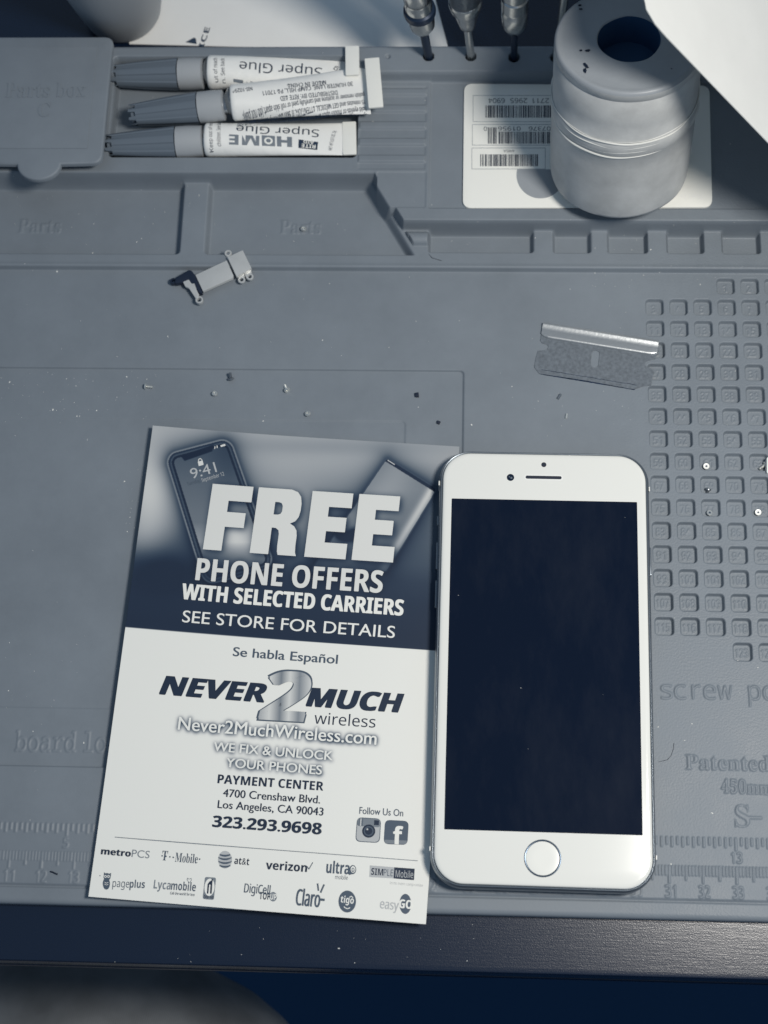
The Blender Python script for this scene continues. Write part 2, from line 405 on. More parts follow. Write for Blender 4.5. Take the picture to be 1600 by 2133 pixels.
def raised(g, P, F, z, h, mi=0):                       # low relief letters
    n = len(P); Vt = np.c_[P, np.full(n, z + h)]; g.add(Vt, F, mi)
    ed = {}
    for f in F:
        for a, b in zip(f, f[1:] + f[:1]): ed[(a, b)] = 1
    bd = [(a, b) for a, b in ed if (b, a) not in ed]
    g.add(np.concatenate([Vt, np.c_[P, np.full(n, z)]]), [(b, a, a + n, b + n) for a, b in bd], mi)
g = Geo(); raised(g, *ptext('Parts box', (11, 203), (178, 202), 30, z=15.3, st='s'), 15.34, .22); raised(g, *ptext('C', (78, 243), (103, 243), 28, z=15.3, st='s'), 15.34, .22)
g.build('raised_lettering', M_sil, lid_o, angle=30)

# ------------------------------------------------------------------ the flyer
FX, FY, FT = -39.1079, 12.2405, -0.054
FW, FH = 101.6, 152.4
_c, _s = math.cos(FT), math.sin(FT)
def fl_loc(P): d = P[..., :2] - np.array([FX, FY]); return np.stack([d[..., 0] * _c + d[..., 1] * _s, -d[..., 0] * _s + d[..., 1] * _c], -1)
def fl_z(P):                                           # the left edge curls up a little
    q = fl_loc(P); u = q[..., 0] / FW + .5; v = .5 - q[..., 1] / FH
    return .25 + 2.3 * np.clip((.62 - u) / .62, 0, 1) ** 2 + .5 * np.clip((v - .75) / .25, 0, 1) ** 2
FN = (560, 840)
U, Vv = np.meshgrid(np.linspace(-FW / 2, FW / 2, FN[0]), np.linspace(-FH / 2, FH / 2, FN[1]))
PXY = np.stack([FX + U * _c - Vv * _s, FY + U * _s + Vv * _c], -1)
PZ = fl_z(PXY)
px, py = to_px(np.concatenate([PXY.reshape(-1, 2), np.full((PXY.size // 2, 1), .4)], 1)); px = px.reshape(U.shape); py = py.reshape(U.shape)
vv = .5 - Vv / FH
def G(cx, cy, sx, sy): return np.exp(-.5 * (((px - cx) / sx) ** 2 + ((py - cy) / sy) ** 2))
def psd(P):                                            # signed distance to a convex outline, photo pixels
    P = np.array(P, float); P = P if area2([tuple(p) for p in P]) > 0 else P[::-1]
    d = np.full(px.shape, -1e9)
    for a, b in zip(P, np.roll(P, -1, 0)):
        n = np.array([-(b - a)[1], (b - a)[0]]) / np.linalg.norm(b - a)
        d = np.maximum(d, (px - a[0]) * n[0] + (py - a[1]) * n[1])
    return d
def psd_r(P, r):
    c = np.mean(P, 0); d = psd(P); P = np.array(P, float)
    return d
def cover(sd, soft=1.2): return smooth(.5 - sd / (2 * soft))
pic = np.interp(vv, [0, .04, .1, .16, .22, .27, .31, .36, .43], [166, 162, 142, 120, 100, 80, 56, 42, 34])
pic += 84 * G(316, 1050, 48, 75) + 40 * G(300, 1130, 40, 30) + 12 * G(600, 985, 110, 40) - 55 * G(330, 1165, 50, 40) - 26 * G(760, 1080, 160, 60) - 20 * G(690, 930, 240, 14)
pic = np.maximum(pic, 33) + 40 * G(600, 1085, 45, 45) + 22 * G(470, 1150, 60, 20)
LP = [(343, 950), (480, 911), (575, 1182), (427, 1222)]; RP = [(806, 952), (912, 1018), (806, 1192), (640, 1196)]
def corner_cut(d, P, r):
    out = d.copy(); P = np.array(P, float); n = len(P)
    for i in range(n):
        p = P[i]; a = (P[i - 1] - p); b = (P[(i + 1) % n] - p); a /= np.linalg.norm(a); b /= np.linalg.norm(b)
        h = a + b; h /= np.linalg.norm(h); th = math.acos(np.clip(a @ b, -1, 1)) / 2
        c = p + h * r / math.sin(th); near = ((px - p[0]) * a[0] + (py - p[1]) * a[1] < r / math.tan(th)) & ((px - p[0]) * b[0] + (py - p[1]) * b[1] < r / math.tan(th))
        out = np.where(near, np.hypot(px - c[0], py - c[1]) - r, out)
    return out
for P, r_ in ((LP, 26), (RP, 7)):
    d = corner_cut(psd(P), P, r_); pic *= 1 - .55 * np.exp(-np.maximum(d - 2, 0) / 16) * (d > -3)
d = corner_cut(psd(LP), LP, 26)
scr = np.interp(py, [930, 1010, 1090, 1130, 1170, 1215], [76, 98, 112, 165, 105, 52]) - 18 * G(480, 960, 30, 60) - 30 * G(430, 1160, 40, 30) + 60 * G(492, 1108, 22, 26)
body = np.where(d > -3, 120, np.where(d > -7, 46, np.where(d > -10, 74, np.where(d > -15, 30, scr))))
k = cover(d) * np.interp(py, [1150, 1215], [1, .55]); pic = pic * (1 - k) + body * k
nk = cover(psd([(378, 953), (446, 928), (443, 942), (386, 963)])); pic = pic * (1 - nk) + 27 * nk
d = corner_cut(psd(RP), RP, 7)
along = ((px - 859) * .88 - (py - 985) * -.5) ; side = -psd(RP)
e_r = ((px - 912) * 174 + (py - 1018) * 106) / math.hypot(174, 106)          # distance from the long right edge
scr = np.interp(py, [950, 1020, 1100, 1190], [112, 122, 104, 52]) + 75 * np.exp(-((e_r + 10) / 9) ** 2) + 25 * np.exp(-((e_r + 90) / 40) ** 2)
e_t = ((px - 806) * -66 + (py - 952) * 106) / math.hypot(66, 106)            # distance below the top edge
body = np.where(e_t < 9, 34, scr); body = np.where(d > -2.2, 70, body)
k = cover(d) * np.interp(py, [1140, 1196], [1, .2]); pic = pic * (1 - k) + body * k
blob = G(722, 1118, 13, 9) + G(707, 1112, 6, 6) + G(738, 1112, 7, 8); pic = pic * (1 - .85 * np.clip(blob * 1.6, 0, 1)) + 22 * .85 * np.clip(blob * 1.6, 0, 1)
# FREE, cut as block letters: coordinates along the baseline and up
fa, fb = at2((423.4, 1145.8), .4), at2((818.6, 1171.6), .4); fe = (fb - fa) / np.linalg.norm(fb - fa); fn = np.array([-fe[1], fe[0]])
fs = np.linalg.norm(fb - fa) / 843; fh = abs((at2((423.4 + 8.5, 1145.8 - 137), .4) - fa) @ fn) / 292
def fpt(P, sh=.03): P = np.array(P, float); return fa + np.outer((P[:, 0] + P[:, 1] * sh) * fs, fe) + np.outer(P[:, 1] * fh, fn)
LF = [(0, 0), (82, 0), (82, 106), (166, 106), (166, 172), (82, 172), (82, 222), (184, 222), (184, 292), (0, 292)]
LE = [(0, 0), (183, 0), (183, 68), (82, 68), (82, 118), (166, 118), (166, 182), (82, 182), (82, 226), (183, 226), (183, 292), (0, 292)]
def LR():
    out = [(0, 0), (82, 0), (82, 118), (100, 117), (113, 108), (117, 92), (117, 40), (119, 14), (124, 0), (205, 0), (199, 16), (197, 45), (197, 88), (193, 112), (180, 130), (160, 141)]
    out += [(182, 152), (195, 172), (200, 200), (200, 232), (194, 262), (178, 282), (150, 292), (0, 292)]
    hole = [(82, 176), (82, 232), (100, 232), (112, 228), (118, 216), (118, 192), (112, 180), (100, 176)]
    return out, hole
def fill_poly(outer, holes=()):                         # triangulate an outline with holes
    bm = bmesh.new(); es = []
    for L in [outer] + list(holes):
        vs = [bm.verts.new((p[0], p[1], 0)) for p in L]
        es += [bm.edges.new((vs[i], vs[(i + 1) % len(vs)])) for i in range(len(vs))]
    bmesh.ops.triangle_fill(bm, use_beauty=True, use_dissolve=False, edges=es)
    bm.verts.index_update(); V = np.array([v.co[:2] for v in bm.verts]); F = []
    for f in bm.faces:
        t = tuple(v.index for v in f.verts); a, b, c = V[list(t)]
        if (b[0] - a[0]) * (c[1] - a[1]) - (b[1] - a[1]) * (c[0] - a[0]) < 0: t = t[::-1]
        F.append(t)
    bm.free(); return V, F
_ro, _rh = LR()
FREE = [fill_poly(fpt(np.array(LF) + [0, 0])), fill_poly(fpt(np.array(_ro) + [208, 0]), [fpt(np.array(_rh) + [208, 0])]),
        fill_poly(fpt(np.array(LE) + [450, 0])), fill_poly(fpt(np.array(LE) + [660, 0]))]
TX = []                                                 # (mesh, material slot, layer)
SL = {'dark': 0, 'white': 1, 'grey': 2, 'light': 3, 'mid': 4, 'silver': 5, 'faint': 6, 'cream': 7}
KEY = ['headline_lettering']
def T(s, A, B, cap, col, st='r', fat=0., shear=0., layer=2, space=1.):
    A, B = np.array(A, float), np.array(B, float); d = (B - A) / np.linalg.norm(B - A); n = max(1, int(math.ceil(fat / .9)) + 1) if fat else 1
    PF = ptext(s, A + d * fat / 2, B - d * fat / 2, cap - (.35 * fat), .6, st, 0., shear, space); a_, b_ = at2(A, .6), at2(A + d, .6); up = np.array([-(b_ - a_)[1], (b_ - a_)[0]])
    for k in range(n):
        t = (k / (n - 1) - .5) if n > 1 else 0.
        TX.append(((PF[0] + (b_ - a_) * t * fat + up * (.17 * fat) * (1 + (-1) ** k), PF[1]), SL[col], layer + .12 * k, KEY[0]))
    return PF
def shape(P, col, layer=1): TX.append((fill_poly([at2(p, .6) for p in P]), SL[col], layer, KEY[0]))
def pe(cx, cy, rx, ry, n=32, rot=0.): return [tuple(p) for p in ell(cx, cy, rx, ry, n, rot)]
def stroke(P, w, col, layer=2):
    P = np.array(P, float)
    for a, b in zip(P[:-1], P[1:]):
        d = (b - a) / np.linalg.norm(b - a); n = np.array([-d[1], d[0]]) * w / 2; shape([a - n - d * w * .2, b - n + d * w * .2, b + n + d * w * .2, a + n - d * w * .2], col, layer)
shadow = Raster(FX - 60, FY - 85, 120, 170, .25); glow = Raster(FX - 60, FY - 85, 120, 170, .25)
for P, F in FREE: TX.append(((P, F), SL['light'], 2, KEY[0])); shadow.fill(P + [.5, -.5], F)
shadow.fill(*T('PHONE OFFERS', (407, 1209.5), (796, 1234.8), 46, 'light', 'b', 1.6))
T('WITH SELECTED CARRIERS', (377.5, 1249.4), (839.7, 1282.2), 33, 'white', 'b', 2.0)
T('SEE STORE FOR DETAILS', (379.8, 1297.2), (821.9, 1328.6), 24.5, 'white', 'r', .5)
KEY[0] = 'shop_lettering'
T('Se habla Español', (484.5, 1366.8), (703, 1382.6), 19, 'grey', 'r', 1.2)
T('NEVER', (332, 1448), (553, 1464), 40, 'dark', 'b', 5., .28)
T('MUCH', (636, 1471), (840, 1485), 40, 'dark', 'b', 5., .28)
T('2', (533, 1501), (645, 1507), 109, 'grey', 'b', 15., .2, layer=2); T('2', (537.5, 1498.5), (642, 1504.5), 103, 'silver', 'b', 11., .2, layer=4)
T('wireless', (654, 1506.8), (781.5, 1515.5), 23.5, 'dark', 'n')
glow.fill(*T('Never2MuchWireless.com', (370.8, 1520.8), (783.8, 1551.2), 27, 'white', 'r', 1.0))
glow.fill(*T('WE FIX & UNLOCK', (444, 1564.5), (692.8, 1583.8), 19, 'cream', 'r', 1.2)); glow.fill(*T('YOUR PHONES', (469.8, 1597.8), (670, 1613.5), 19, 'cream', 'r', 1.2))
T('PAYMENT CENTER', (452.8, 1631.6), (673.3, 1646.8), 18.5, 'dark', 'b', .6)
T('4700 Crenshaw Blvd.', (464, 1659.7), (666.6, 1673.8), 16.5, 'dark', 'r', .9)
T('Los Angeles, CA 90043', (452.8, 1683.3), (673.3, 1699), 16.5, 'dark', 'r', .9)
T('323.293.9698', (441.6, 1722.7), (669.4, 1738.6), 24, 'dark', 'b', 1.8)
KEY[0] = 'follow_lettering'
T('Follow Us On', (748, 1695), (839.8, 1700.5), 14.5, 'grey', 'r', .5)
KEY[0] = 'headline_lettering'
T('9:41', (401, 1000), (453, 984), 21, 'faint', 'r'); T('September 12', (422, 1006), (468, 991), 7.5, 'faint', 'n'); T('Tuesday,', (392, 1014), (419, 1006), 7, 'grey', 'n')
shape([(413, 964), (423, 961), (425, 970), (415, 973)], 'light', 2); stroke([(414.5, 964), (414.5, 959), (418, 957), (421, 959), (421.5, 962)], 1.6, 'light')
stroke([(448, 936), (448.5, 932)], 2, 'light'); stroke([(453, 934.5), (453, 930)], 2, 'light'); stroke([(461, 930.5), (469, 928)], 4, 'light')
stroke([(808, 958), (822, 967)], 2.2, 'faint')
KEY[0] = 'divider_line'
stroke([(241.9, 1745.2), (556, 1769), (870.2, 1793)], 1.5, 'mid')
# social icons
def rp(P, r, col, layer): TX.append(((lambda Q: (Q, [tuple(range(len(Q)))]))(round_poly([at2(p, .6) for p in P], r)), SL[col], layer, KEY[0]))
I = [(743.8, 1702), (794, 1705), (791, 1756), (740, 1753)]
def icon(u, v, I=I): I = np.array(I); return tuple((I[0] * (1 - u) + I[1] * u) * (1 - v) + (I[3] * (1 - u) + I[2] * u) * v)
KEY[0] = 'social_icon#1'
rp(I, 1.6, 'grey', 1); rp([icon(.03, .03), icon(.97, .03), icon(.97, .97), icon(.03, .97)], 1.5, 'faint', 2)
rp([icon(.03, .03), icon(.97, .03), icon(.97, .36), icon(.03, .36)], .8, 'mid', 3); shape([icon(.72, .08), icon(.92, .08), icon(.92, .28), icon(.72, .28)], 'dark', 4)
for k in range(3): stroke([icon(.1 + .07 * k, .05), icon(.1 + .07 * k, .34)], 1.5, 'light' if k % 2 else 'grey', 4)
shape([icon(.52 + .27 * math.cos(a), .54 + .27 * math.sin(a)) for a in np.linspace(0, 6.2, 32)], 'dark', 4)
shape([icon(.52 + .2 * math.cos(a), .54 + .2 * math.sin(a)) for a in np.linspace(0, 6.2, 28)], 'grey', 5); shape([icon(.52 + .15 * math.cos(a), .54 + .15 * math.sin(a)) for a in np.linspace(0, 6.2, 28)], 'dark', 6)
shape([icon(.46 + .04 * math.cos(a), .47 + .04 * math.sin(a)) for a in np.linspace(0, 6.2, 12)], 'faint', 7)
KEY[0] = 'social_icon#2'
J = [(802, 1707.5), (851.6, 1710), (848.8, 1760), (799, 1758)]
rp(J, 1.6, 'grey', 1); shape([icon(.02, .82, J), icon(.98, .82, J), icon(.93, .97, J), icon(.07, .97, J)], 'mid', 2)
T('f', icon(.38, .99, J), icon(.8, .99, J), 36, 'white', 'b', 2, layer=3)
# carrier logos
KEY[0] = 'carrier_logo#0'
T('metro', (212.6, 1781), (274, 1786), 13.5, 'dark', 'b', 1.2); T('PCS', (275.8, 1786.2), (312.3, 1789), 15.5, 'mid', 'r')
KEY[0] = 'carrier_logo#1'
T('T', (337.5, 1792.5), (349, 1793.5), 20, 'grey', 's'); T('Mobile', (365, 1795.5), (411.8, 1799), 19, 'grey', 's')
for q in ((339, 1783.5), (347, 1784.5), (355, 1785.5), (362, 1786.5), (416.5, 1790)): shape(pe(q[0], q[1], 1.6, 1.7, 10), 'grey', 3)
KEY[0] = 'carrier_logo#2'
shape(pe(469, 1791, 14.6, 18.5), 'faint', 1)
for k, yy in enumerate((-12, -4.5, 3.5, 11)):
    hw = 14.2 * math.sqrt(1 - (yy / 18.5) ** 2)
    shape([(469 + x, 1791 + yy + 3.2 * (1 - (x / 15) ** 2) - 1.5) for x in np.linspace(-hw, hw, 12)] + [(469 + x, 1791 + yy + 5.6 * (1 - (x / 15) ** 2) + .2) for x in np.linspace(hw, -hw, 12)], 'grey', 2)
T('at&t', (487.8, 1799.6), (518.6, 1802.4), 14.5, 'dark', 'b')
KEY[0] = 'carrier_logo#3'
T('verizon', (553, 1810.6), (639.3, 1816.6), 18, 'dark', 'b', .6); stroke([(640, 1805), (643.5, 1810.5), (651.5, 1796.5)], 1.8, 'grey')
KEY[0] = 'carrier_logo#4'
T('ultra', (679, 1818.5), (727.6, 1821.5), 25, 'grey', 'b', .6); T('mobile', (698, 1831), (724.5, 1832.8), 8.5, 'grey', 'n')
shape(pe(735, 1811.5, 7, 9.5), 'grey', 2); shape([(729, 1812), (736, 1820), (727, 1823)], 'grey', 2); shape(pe(735.5, 1811, 5, 7), 'white', 3); shape(pe(735.5, 1812, 3, 4.6), 'grey', 4); shape(pe(735.5, 1812, 1.4, 2.8), 'white', 5)
KEY[0] = 'carrier_logo#5'
shape([(770.4, 1802.5), (821.4, 1806.5), (819.8, 1829.8), (769.4, 1827)], 'faint', 1); shape([(821.4, 1806.5), (864, 1809.6), (862.5, 1833.4), (819.8, 1829.8)], 'dark', 1)
T('SIM', (772.8, 1822), (797.7, 1823.9), 14, 'dark', 'b'); T('PLE', (798.8, 1824), (818.4, 1825.5), 14, 'grey', 'n'); T('Mobile', (823.8, 1827), (860.6, 1829.2), 14.5, 'faint', 'n')
T('to no more compromise', (812, 1841.5), (880.8, 1847.4), 6, 'faint', 'n')
KEY[0] = 'carrier_logo#6'
shape(pe(224.5, 1842, 7.4, 12.5), 'grey', 1); shape(pe(226, 1828, 7.2, 8), 'grey', 2); shape([(219.5, 1826), (219.8, 1818.5), (225, 1822)], 'grey', 3); shape([(233.5, 1827), (234.5, 1819.8), (228, 1822)], 'grey', 3)
for q in (222.8, 229): shape(pe(q, 1827, 2.7, 3, 14), 'white', 4); shape(pe(q, 1827, 1.3, 1.5, 10), 'grey', 5)
for k in range(2): stroke([(221, 1839 + 4 * k), (224.5, 1841 + 4 * k), (228.5, 1839.5 + 4 * k)], 1, 'white', 4)
shape(pe(211.5, 1825.5, 1.1, 1.1, 10), 'grey', 2)
T('page', (236.7, 1848.6), (271, 1850), 16, 'grey', 'n'); T('plus', (272, 1850), (303, 1851), 16, 'grey', 'b')
KEY[0] = 'carrier_logo#7'
T('Lyca', (321, 1851.4), (356, 1854), 18, 'mid', 'b'); T('mobile', (357, 1854), (408, 1857), 17.5, 'grey', 'b'); T('Call the world for less', (355.5, 1863.6), (406, 1867), 5.5, 'grey', 'b')
stroke([(394, 1838), (390.5, 1833), (391.5, 1829.5), (395, 1832)], 1.1, 'mid'); stroke([(395, 1832), (399, 1830), (399.5, 1834), (396.5, 1838.5)], 1.1, 'mid')
KEY[0] = 'carrier_logo#8'
rp([(427.5, 1826.9), (450.7, 1828.5), (446, 1875), (422.6, 1873)], .6, 'mid', 1); shape(pe(437, 1848.6, 10.4, 18.2, 32, .08), 'white', 2)
shape([(431.5, 1862), (433, 1842), (437, 1836.5), (441, 1834.5), (441.6, 1831), (444, 1831.5), (443, 1838), (441.5, 1862), (438, 1862), (439, 1843), (436.5, 1843), (434.5, 1862)], 'dark', 3)
T('top-up', (425, 1870.6), (445.2, 1872), 7, 'dark', 'b')
KEY[0] = 'carrier_logo#9'
T('DigiCell', (508, 1859.2), (562.5, 1864), 19, 'grey', 'n', .8)
T('TOP', (540, 1873), (562.5, 1874.8), 15, 'dark', 'b'); shape(pe(569, 1868, 8, 10), 'mid', 1); T('UP', (562.6, 1873.8), (575.6, 1874.8), 12, 'white', 'b', layer=3)
KEY[0] = 'carrier_logo#10'
T('Claro', (614.8, 1885.4), (666, 1890.4), 34, 'grey', 'n', 2.); stroke([(668, 1874), (675.5, 1874.6)], 5, 'grey'); stroke([(661.6, 1841), (663.4, 1855)], 3.4, 'grey'); stroke([(675, 1843), (668, 1859)], 3.6, 'grey')
KEY[0] = 'carrier_logo#11'
shape(pe(723.4, 1878, 18.3, 23), 'grey', 1); T('tigo', (709, 1879.5), (736.5, 1883), 14, 'white', 'b'); stroke([(717, 1889), (720, 1892), (724.5, 1893), (729, 1891)], 2, 'white'); stroke([(728, 1869.5), (732, 1867), (735.5, 1870)], 1.8, 'white')
KEY[0] = 'carrier_logo#12'
T('easy', (790.6, 1892), (829.8, 1896.6), 20, 'faint', 'n', 1.); shape(pe(844.5, 1883, 12.4, 21), 'grey', 1); T('GO', (830.5, 1891), (858.5, 1894), 18, 'white', 'b', 1., layer=3)

sh = shadow.blur(1.1); gl = glow.blur(.6); gl.a = np.clip(gl.a * 2.2, 0, 1)
pic = pic * (1 - .62 * np.clip(sh.sample(PXY[..., 0], PXY[..., 1]) * 1.25, 0, 1))
split = 1310 + (px - 268) * (45. / 638)
low = 227 - 150 * gl.sample(PXY[..., 0], PXY[..., 1] + .12)
k = smooth(.5 + (py - split) / 1.6); pic = pic * (1 - k) + low * k
edge = np.minimum(np.minimum(U + FW / 2, FW / 2 - U), np.minimum(Vv + FH / 2, FH / 2 - Vv))
colr = tone(np.clip(pic, 0, 255)).reshape(-1, 3)
Vp = np.concatenate([PXY.reshape(-1, 2), PZ.reshape(-1, 1)], 1); idx = np.arange(FN[0] * FN[1]).reshape(FN[1], FN[0])
F = np.stack([idx[:-1, :-1], idx[:-1, 1:], idx[1:, 1:], idx[1:, :-1]], -1).reshape(-1, 4).tolist()
bd = np.concatenate([idx[0, :], idx[1:, -1], idx[-1, -2::-1], idx[-2:0:-1, 0]]); nb = len(Vp)
low_v = Vp[bd].copy(); low_v[:, 2] -= .3; Vp = np.concatenate([Vp, low_v]); m_ = len(bd)
F += [(int(bd[(i + 1) % m_]), int(bd[i]), nb + i, nb + (i + 1) % m_) for i in range(m_)]
flyer = thing('flyer', 'printed card flyer offering free phones, lying beside the white phone', 'flyer', (FX, FY, .3))
g = Geo(); g.add(Vp, F)
M_print = mat('printed_card', 226, .42, spec=.35); nt = M_print.node_tree; at_n = nt.nodes.new('ShaderNodeAttribute'); at_n.attribute_name = 'print'
nt.links.new(at_n.outputs['Color'], nt.nodes['Principled BSDF'].inputs['Base Color'])
paper = g.build('card_sheet', M_print, flyer, angle=50)
ca = paper.data.color_attributes.new('print', 'FLOAT_COLOR', 'POINT')
full = np.ones((len(Vp), 4), np.float32); full[:len(colr), :3] = colr; full[len(colr):, :3] = tone(220); ca.data.foreach_set('color', full.ravel())
def ink(n, gg): return mat(n, gg, .42, spec=.35)
INK = [ink('ink_navy', 34), ink('ink_white', 228), ink('ink_slate', 84), ink('ink_pale', 214), ink('ink_grey', 122), None, ink('ink_faint', 178), ink('ink_cream', 224)]
ms = mat('ink_silver', 170, .4); nt = ms.node_tree; tc = nt.nodes.new('ShaderNodeTexCoord'); sp = nt.nodes.new('ShaderNodeSeparateXYZ'); nt.links.new(tc.outputs['Object'], sp.inputs[0])
mr = nt.nodes.new('ShaderNodeMapRange'); p0, p1 = (at2((535, 1450), .5) - [FX, FY])[0] * S, (at2((645, 1450), .5) - [FX, FY])[0] * S
mr.inputs['From Min'].default_value = p0; mr.inputs['From Max'].default_value = p1; nt.links.new(sp.outputs['X'], mr.inputs['Value'])
cr = nt.nodes.new('ShaderNodeValToRGB'); nt.links.new(mr.outputs['Result'], cr.inputs['Fac'])
for i, (p, gg) in enumerate(((0, 150), (.25, 205), (.45, 120), (.62, 205), (.8, 130), (1, 195))):
    e = cr.color_ramp.elements[i] if i < 2 else cr.color_ramp.elements.new(p)
    e.position = p; e.color = (*tone(gg), 1)
nt.links.new(cr.outputs['Color'], nt.nodes['Principled BSDF'].inputs['Base Color']); INK[5] = ms
groups = {}
for (P, F), mi, lay, key in TX: groups.setdefault(key, Geo()).add(np.c_[P, fl_z(P) + .03 * lay], F, mi)
for key, gg in groups.items(): gg.build(key.split('#')[0], INK, flyer)

# ------------------------------------------------------------------ the phone
PC = np.array([42.488, 12.584]); PT = -.0085
phone = thing('smartphone', 'white smartphone with a black blank screen and round home button', 'phone', (PC[0], PC[1], .5))
pc, ps = math.cos(PT), math.sin(PT)
def pl(P): P = np.asarray(P, float); return np.stack([PC[0] + P[:, 0] * pc - P[:, 1] * ps, PC[1] + P[:, 0] * ps + P[:, 1] * pc], 1)
def plr(w, h, r, z, n=14): return np.c_[pl(rrect(0, 0, w, h, r, n)), np.full(4 * (n + 1), z)]
M_alu = mat('pale_anodised_aluminium', 128, .3, metal=.85, spec=.5); M_white = mat('white_glass', 226, .12, spec=.5)
M_scr = mat('blank_screen', [.0016, .0055, .019], .07, spec=.45); M_band = mat('white_band', 224, .4)
def scr_smudge(m):
    nt = m.node_tree; b = nt.nodes['Principled BSDF']; tc = nt.nodes.new('ShaderNodeTexCoord')
    mp = nt.nodes.new('ShaderNodeMapping'); mp.inputs['Scale'].default_value = (60, 22, 40); mp.inputs['Rotation'].default_value = (0, 0, .5)
    n = nt.nodes.new('ShaderNodeTexNoise'); n.inputs['Scale'].default_value = 1; n.inputs['Detail'].default_value = 9; n.inputs['Roughness'].default_value = .7
    nt.links.new(tc.outputs['Object'], mp.inputs['Vector']); nt.links.new(mp.outputs['Vector'], n.inputs['Vector'])
    r = nt.nodes.new('ShaderNodeMapRange'); r.inputs['From Min'].default_value = .45; r.inputs['From Max'].default_value = .75; r.inputs['To Min'].default_value = 0; r.inputs['To Max'].default_value = .008
    nt.links.new(n.outputs['Fac'], r.inputs['Value'])
    mx = nt.nodes.new('ShaderNodeVectorMath'); mx.operation = 'ADD'; mx.inputs[0].default_value = tuple(b.inputs['Base Color'].default_value)[:3]
    nt.links.new(r.outputs['Result'], mx.inputs[1]); nt.links.new(mx.outputs['Vector'], b.inputs['Base Color'])
scr_smudge(M_scr)
g = Geo()
prof = [(1.9, .5), (1.0, .75), (.45, 1.3), (.12, 2.2), (0, 3.2), (0, 4.6), (.1, 5.7), (.35, 6.4), (.55, 6.8), (.68, 6.98), (.8, 6.98), (.95, 6.82), (1.15, 6.8), (1.2, 6.7)]
g.add(*loft([plr(67.1 - 2 * i, 138.3 - 2 * i, 10 - i, z) for i, z in prof])); body_o = g.build('metal_body', M_alu, phone, angle=60)
g = Geo(); prof = [(1.25, 6.8), (1.25, 7.1), (1.33, 7.28), (1.6, 7.44), (2.0, 7.55), (2.7, 7.6)]
g.add(*loft([plr(67.1 - 2 * i, 138.3 - 2 * i, 10 - i, z) for i, z in prof])); glass = g.build('front_glass', M_white, phone, angle=60)
g = Geo(); g.add(*prism(pl(rrect(0, 0, 58.9, 104.5, .25)), 7.56, 7.625, 0)); g.build('screen', M_scr, glass)
M_hole = mat('dark_opening', 8, .5)
def local(px_, py_): d = at2((px_, py_), 7.6) - PC; return np.array([d[0] * pc + d[1] * ps, -d[0] * ps + d[1] * pc])
a, b = local(1095, 993.5), local(1170, 995.5); c = (a + b) / 2; w = np.linalg.norm(b - a)
g = Geo(); g.add(*prism(pl(rrect(c[0], c[1], w, 1.05, .5)), 7.56, 7.63, 0)); sp = g.build('earpiece_slot', M_hole, glass)
g = Geo(); g.add(*prism(pl(rrect(c[0], c[1], w + 1.0, 2.0, .95)), 7.56, 7.615, 0)); g.build('rim', mat('white_rim', 238, .3), sp)
c = local(1063.5, 994.5); g = Geo(); g.add(*prism(pl(ell(c[0], c[1], 1.18, 1.18)), 7.56, 7.63, 0)); cm = g.build('camera_lens', mat('lens_black', 14, .1), glass)
g = Geo(); g.add(*prism(pl(ell(c[0] + .3, c[1] - .15, .34, .34, 16)), 7.6, 7.64, 0)); g.add(*prism(pl(ell(c[0] - .35, c[1] + .2, .2, .2, 16)), 7.6, 7.64, 0)); g.build('lens_glint', mat('lens_grey', 110, .2), cm)
c = local(1133, 968); g = Geo(); g.add(*prism(pl(ell(c[0], c[1], .82, .82)), 7.56, 7.63, 0)); g.build('proximity_sensor', M_hole, glass)
c = local(1130.5, 1788); hb = Matrix.Identity(4); cw = pl([c])[0]
g = Geo(); g.add(*lathe([(5.5, 7.56), (5.5, 7.63), (5.4, 7.68), (5.2, 7.69), (4.9, 7.58), (4.82, 7.54)], 72, frame((cw[0], cw[1], 0)), False, False))
hb = g.build('home_button', mat('polished_ring', 84, .25, metal=.8), glass)
g = Geo(); g.add(*lathe([(4.84, 7.5), (4.84, 7.6), (4.6, 7.63), (2.5, 7.615), (.05, 7.61)], 72, frame((cw[0], cw[1], 0)))); g.build('button_cap', mat('white_button', 231, .2), hb)
def side_piece(name, side, y0, y1, z0, z1, m, out=.35, parent=phone):
    x = side * 33.55; g = Geo()
    P = rrect(x, (y0 + y1) / 2, out * 2, abs(y1 - y0), min(.3, out * .8), 4); g.add(*prism(pl(P), z0, z1, .25, .25)); return g.build(name, m, parent)
yl = lambda y: local(1130, y)[1]
for y in (1012, 1778):
    side_piece('antenna_band', 1, yl(y - 5), yl(y + 5), 1.0, 6.6, M_band, .07); side_piece('antenna_band', -1, yl(y - 9), yl(y + 1), 1.0, 6.6, M_band, .07)
side_piece('volume_button', -1, yl(1128), yl(1185), 2.6, 4.7, M_alu, .5); side_piece('volume_button', -1, yl(1208), yl(1266), 2.6, 4.7, M_alu, .5)
side_piece('mute_switch', -1, yl(1072), yl(1092), 3.0, 4.4, M_alu, .5); side_piece('power_button', 1, yl(1130), yl(1188), 2.6, 4.7, M_alu, .5)

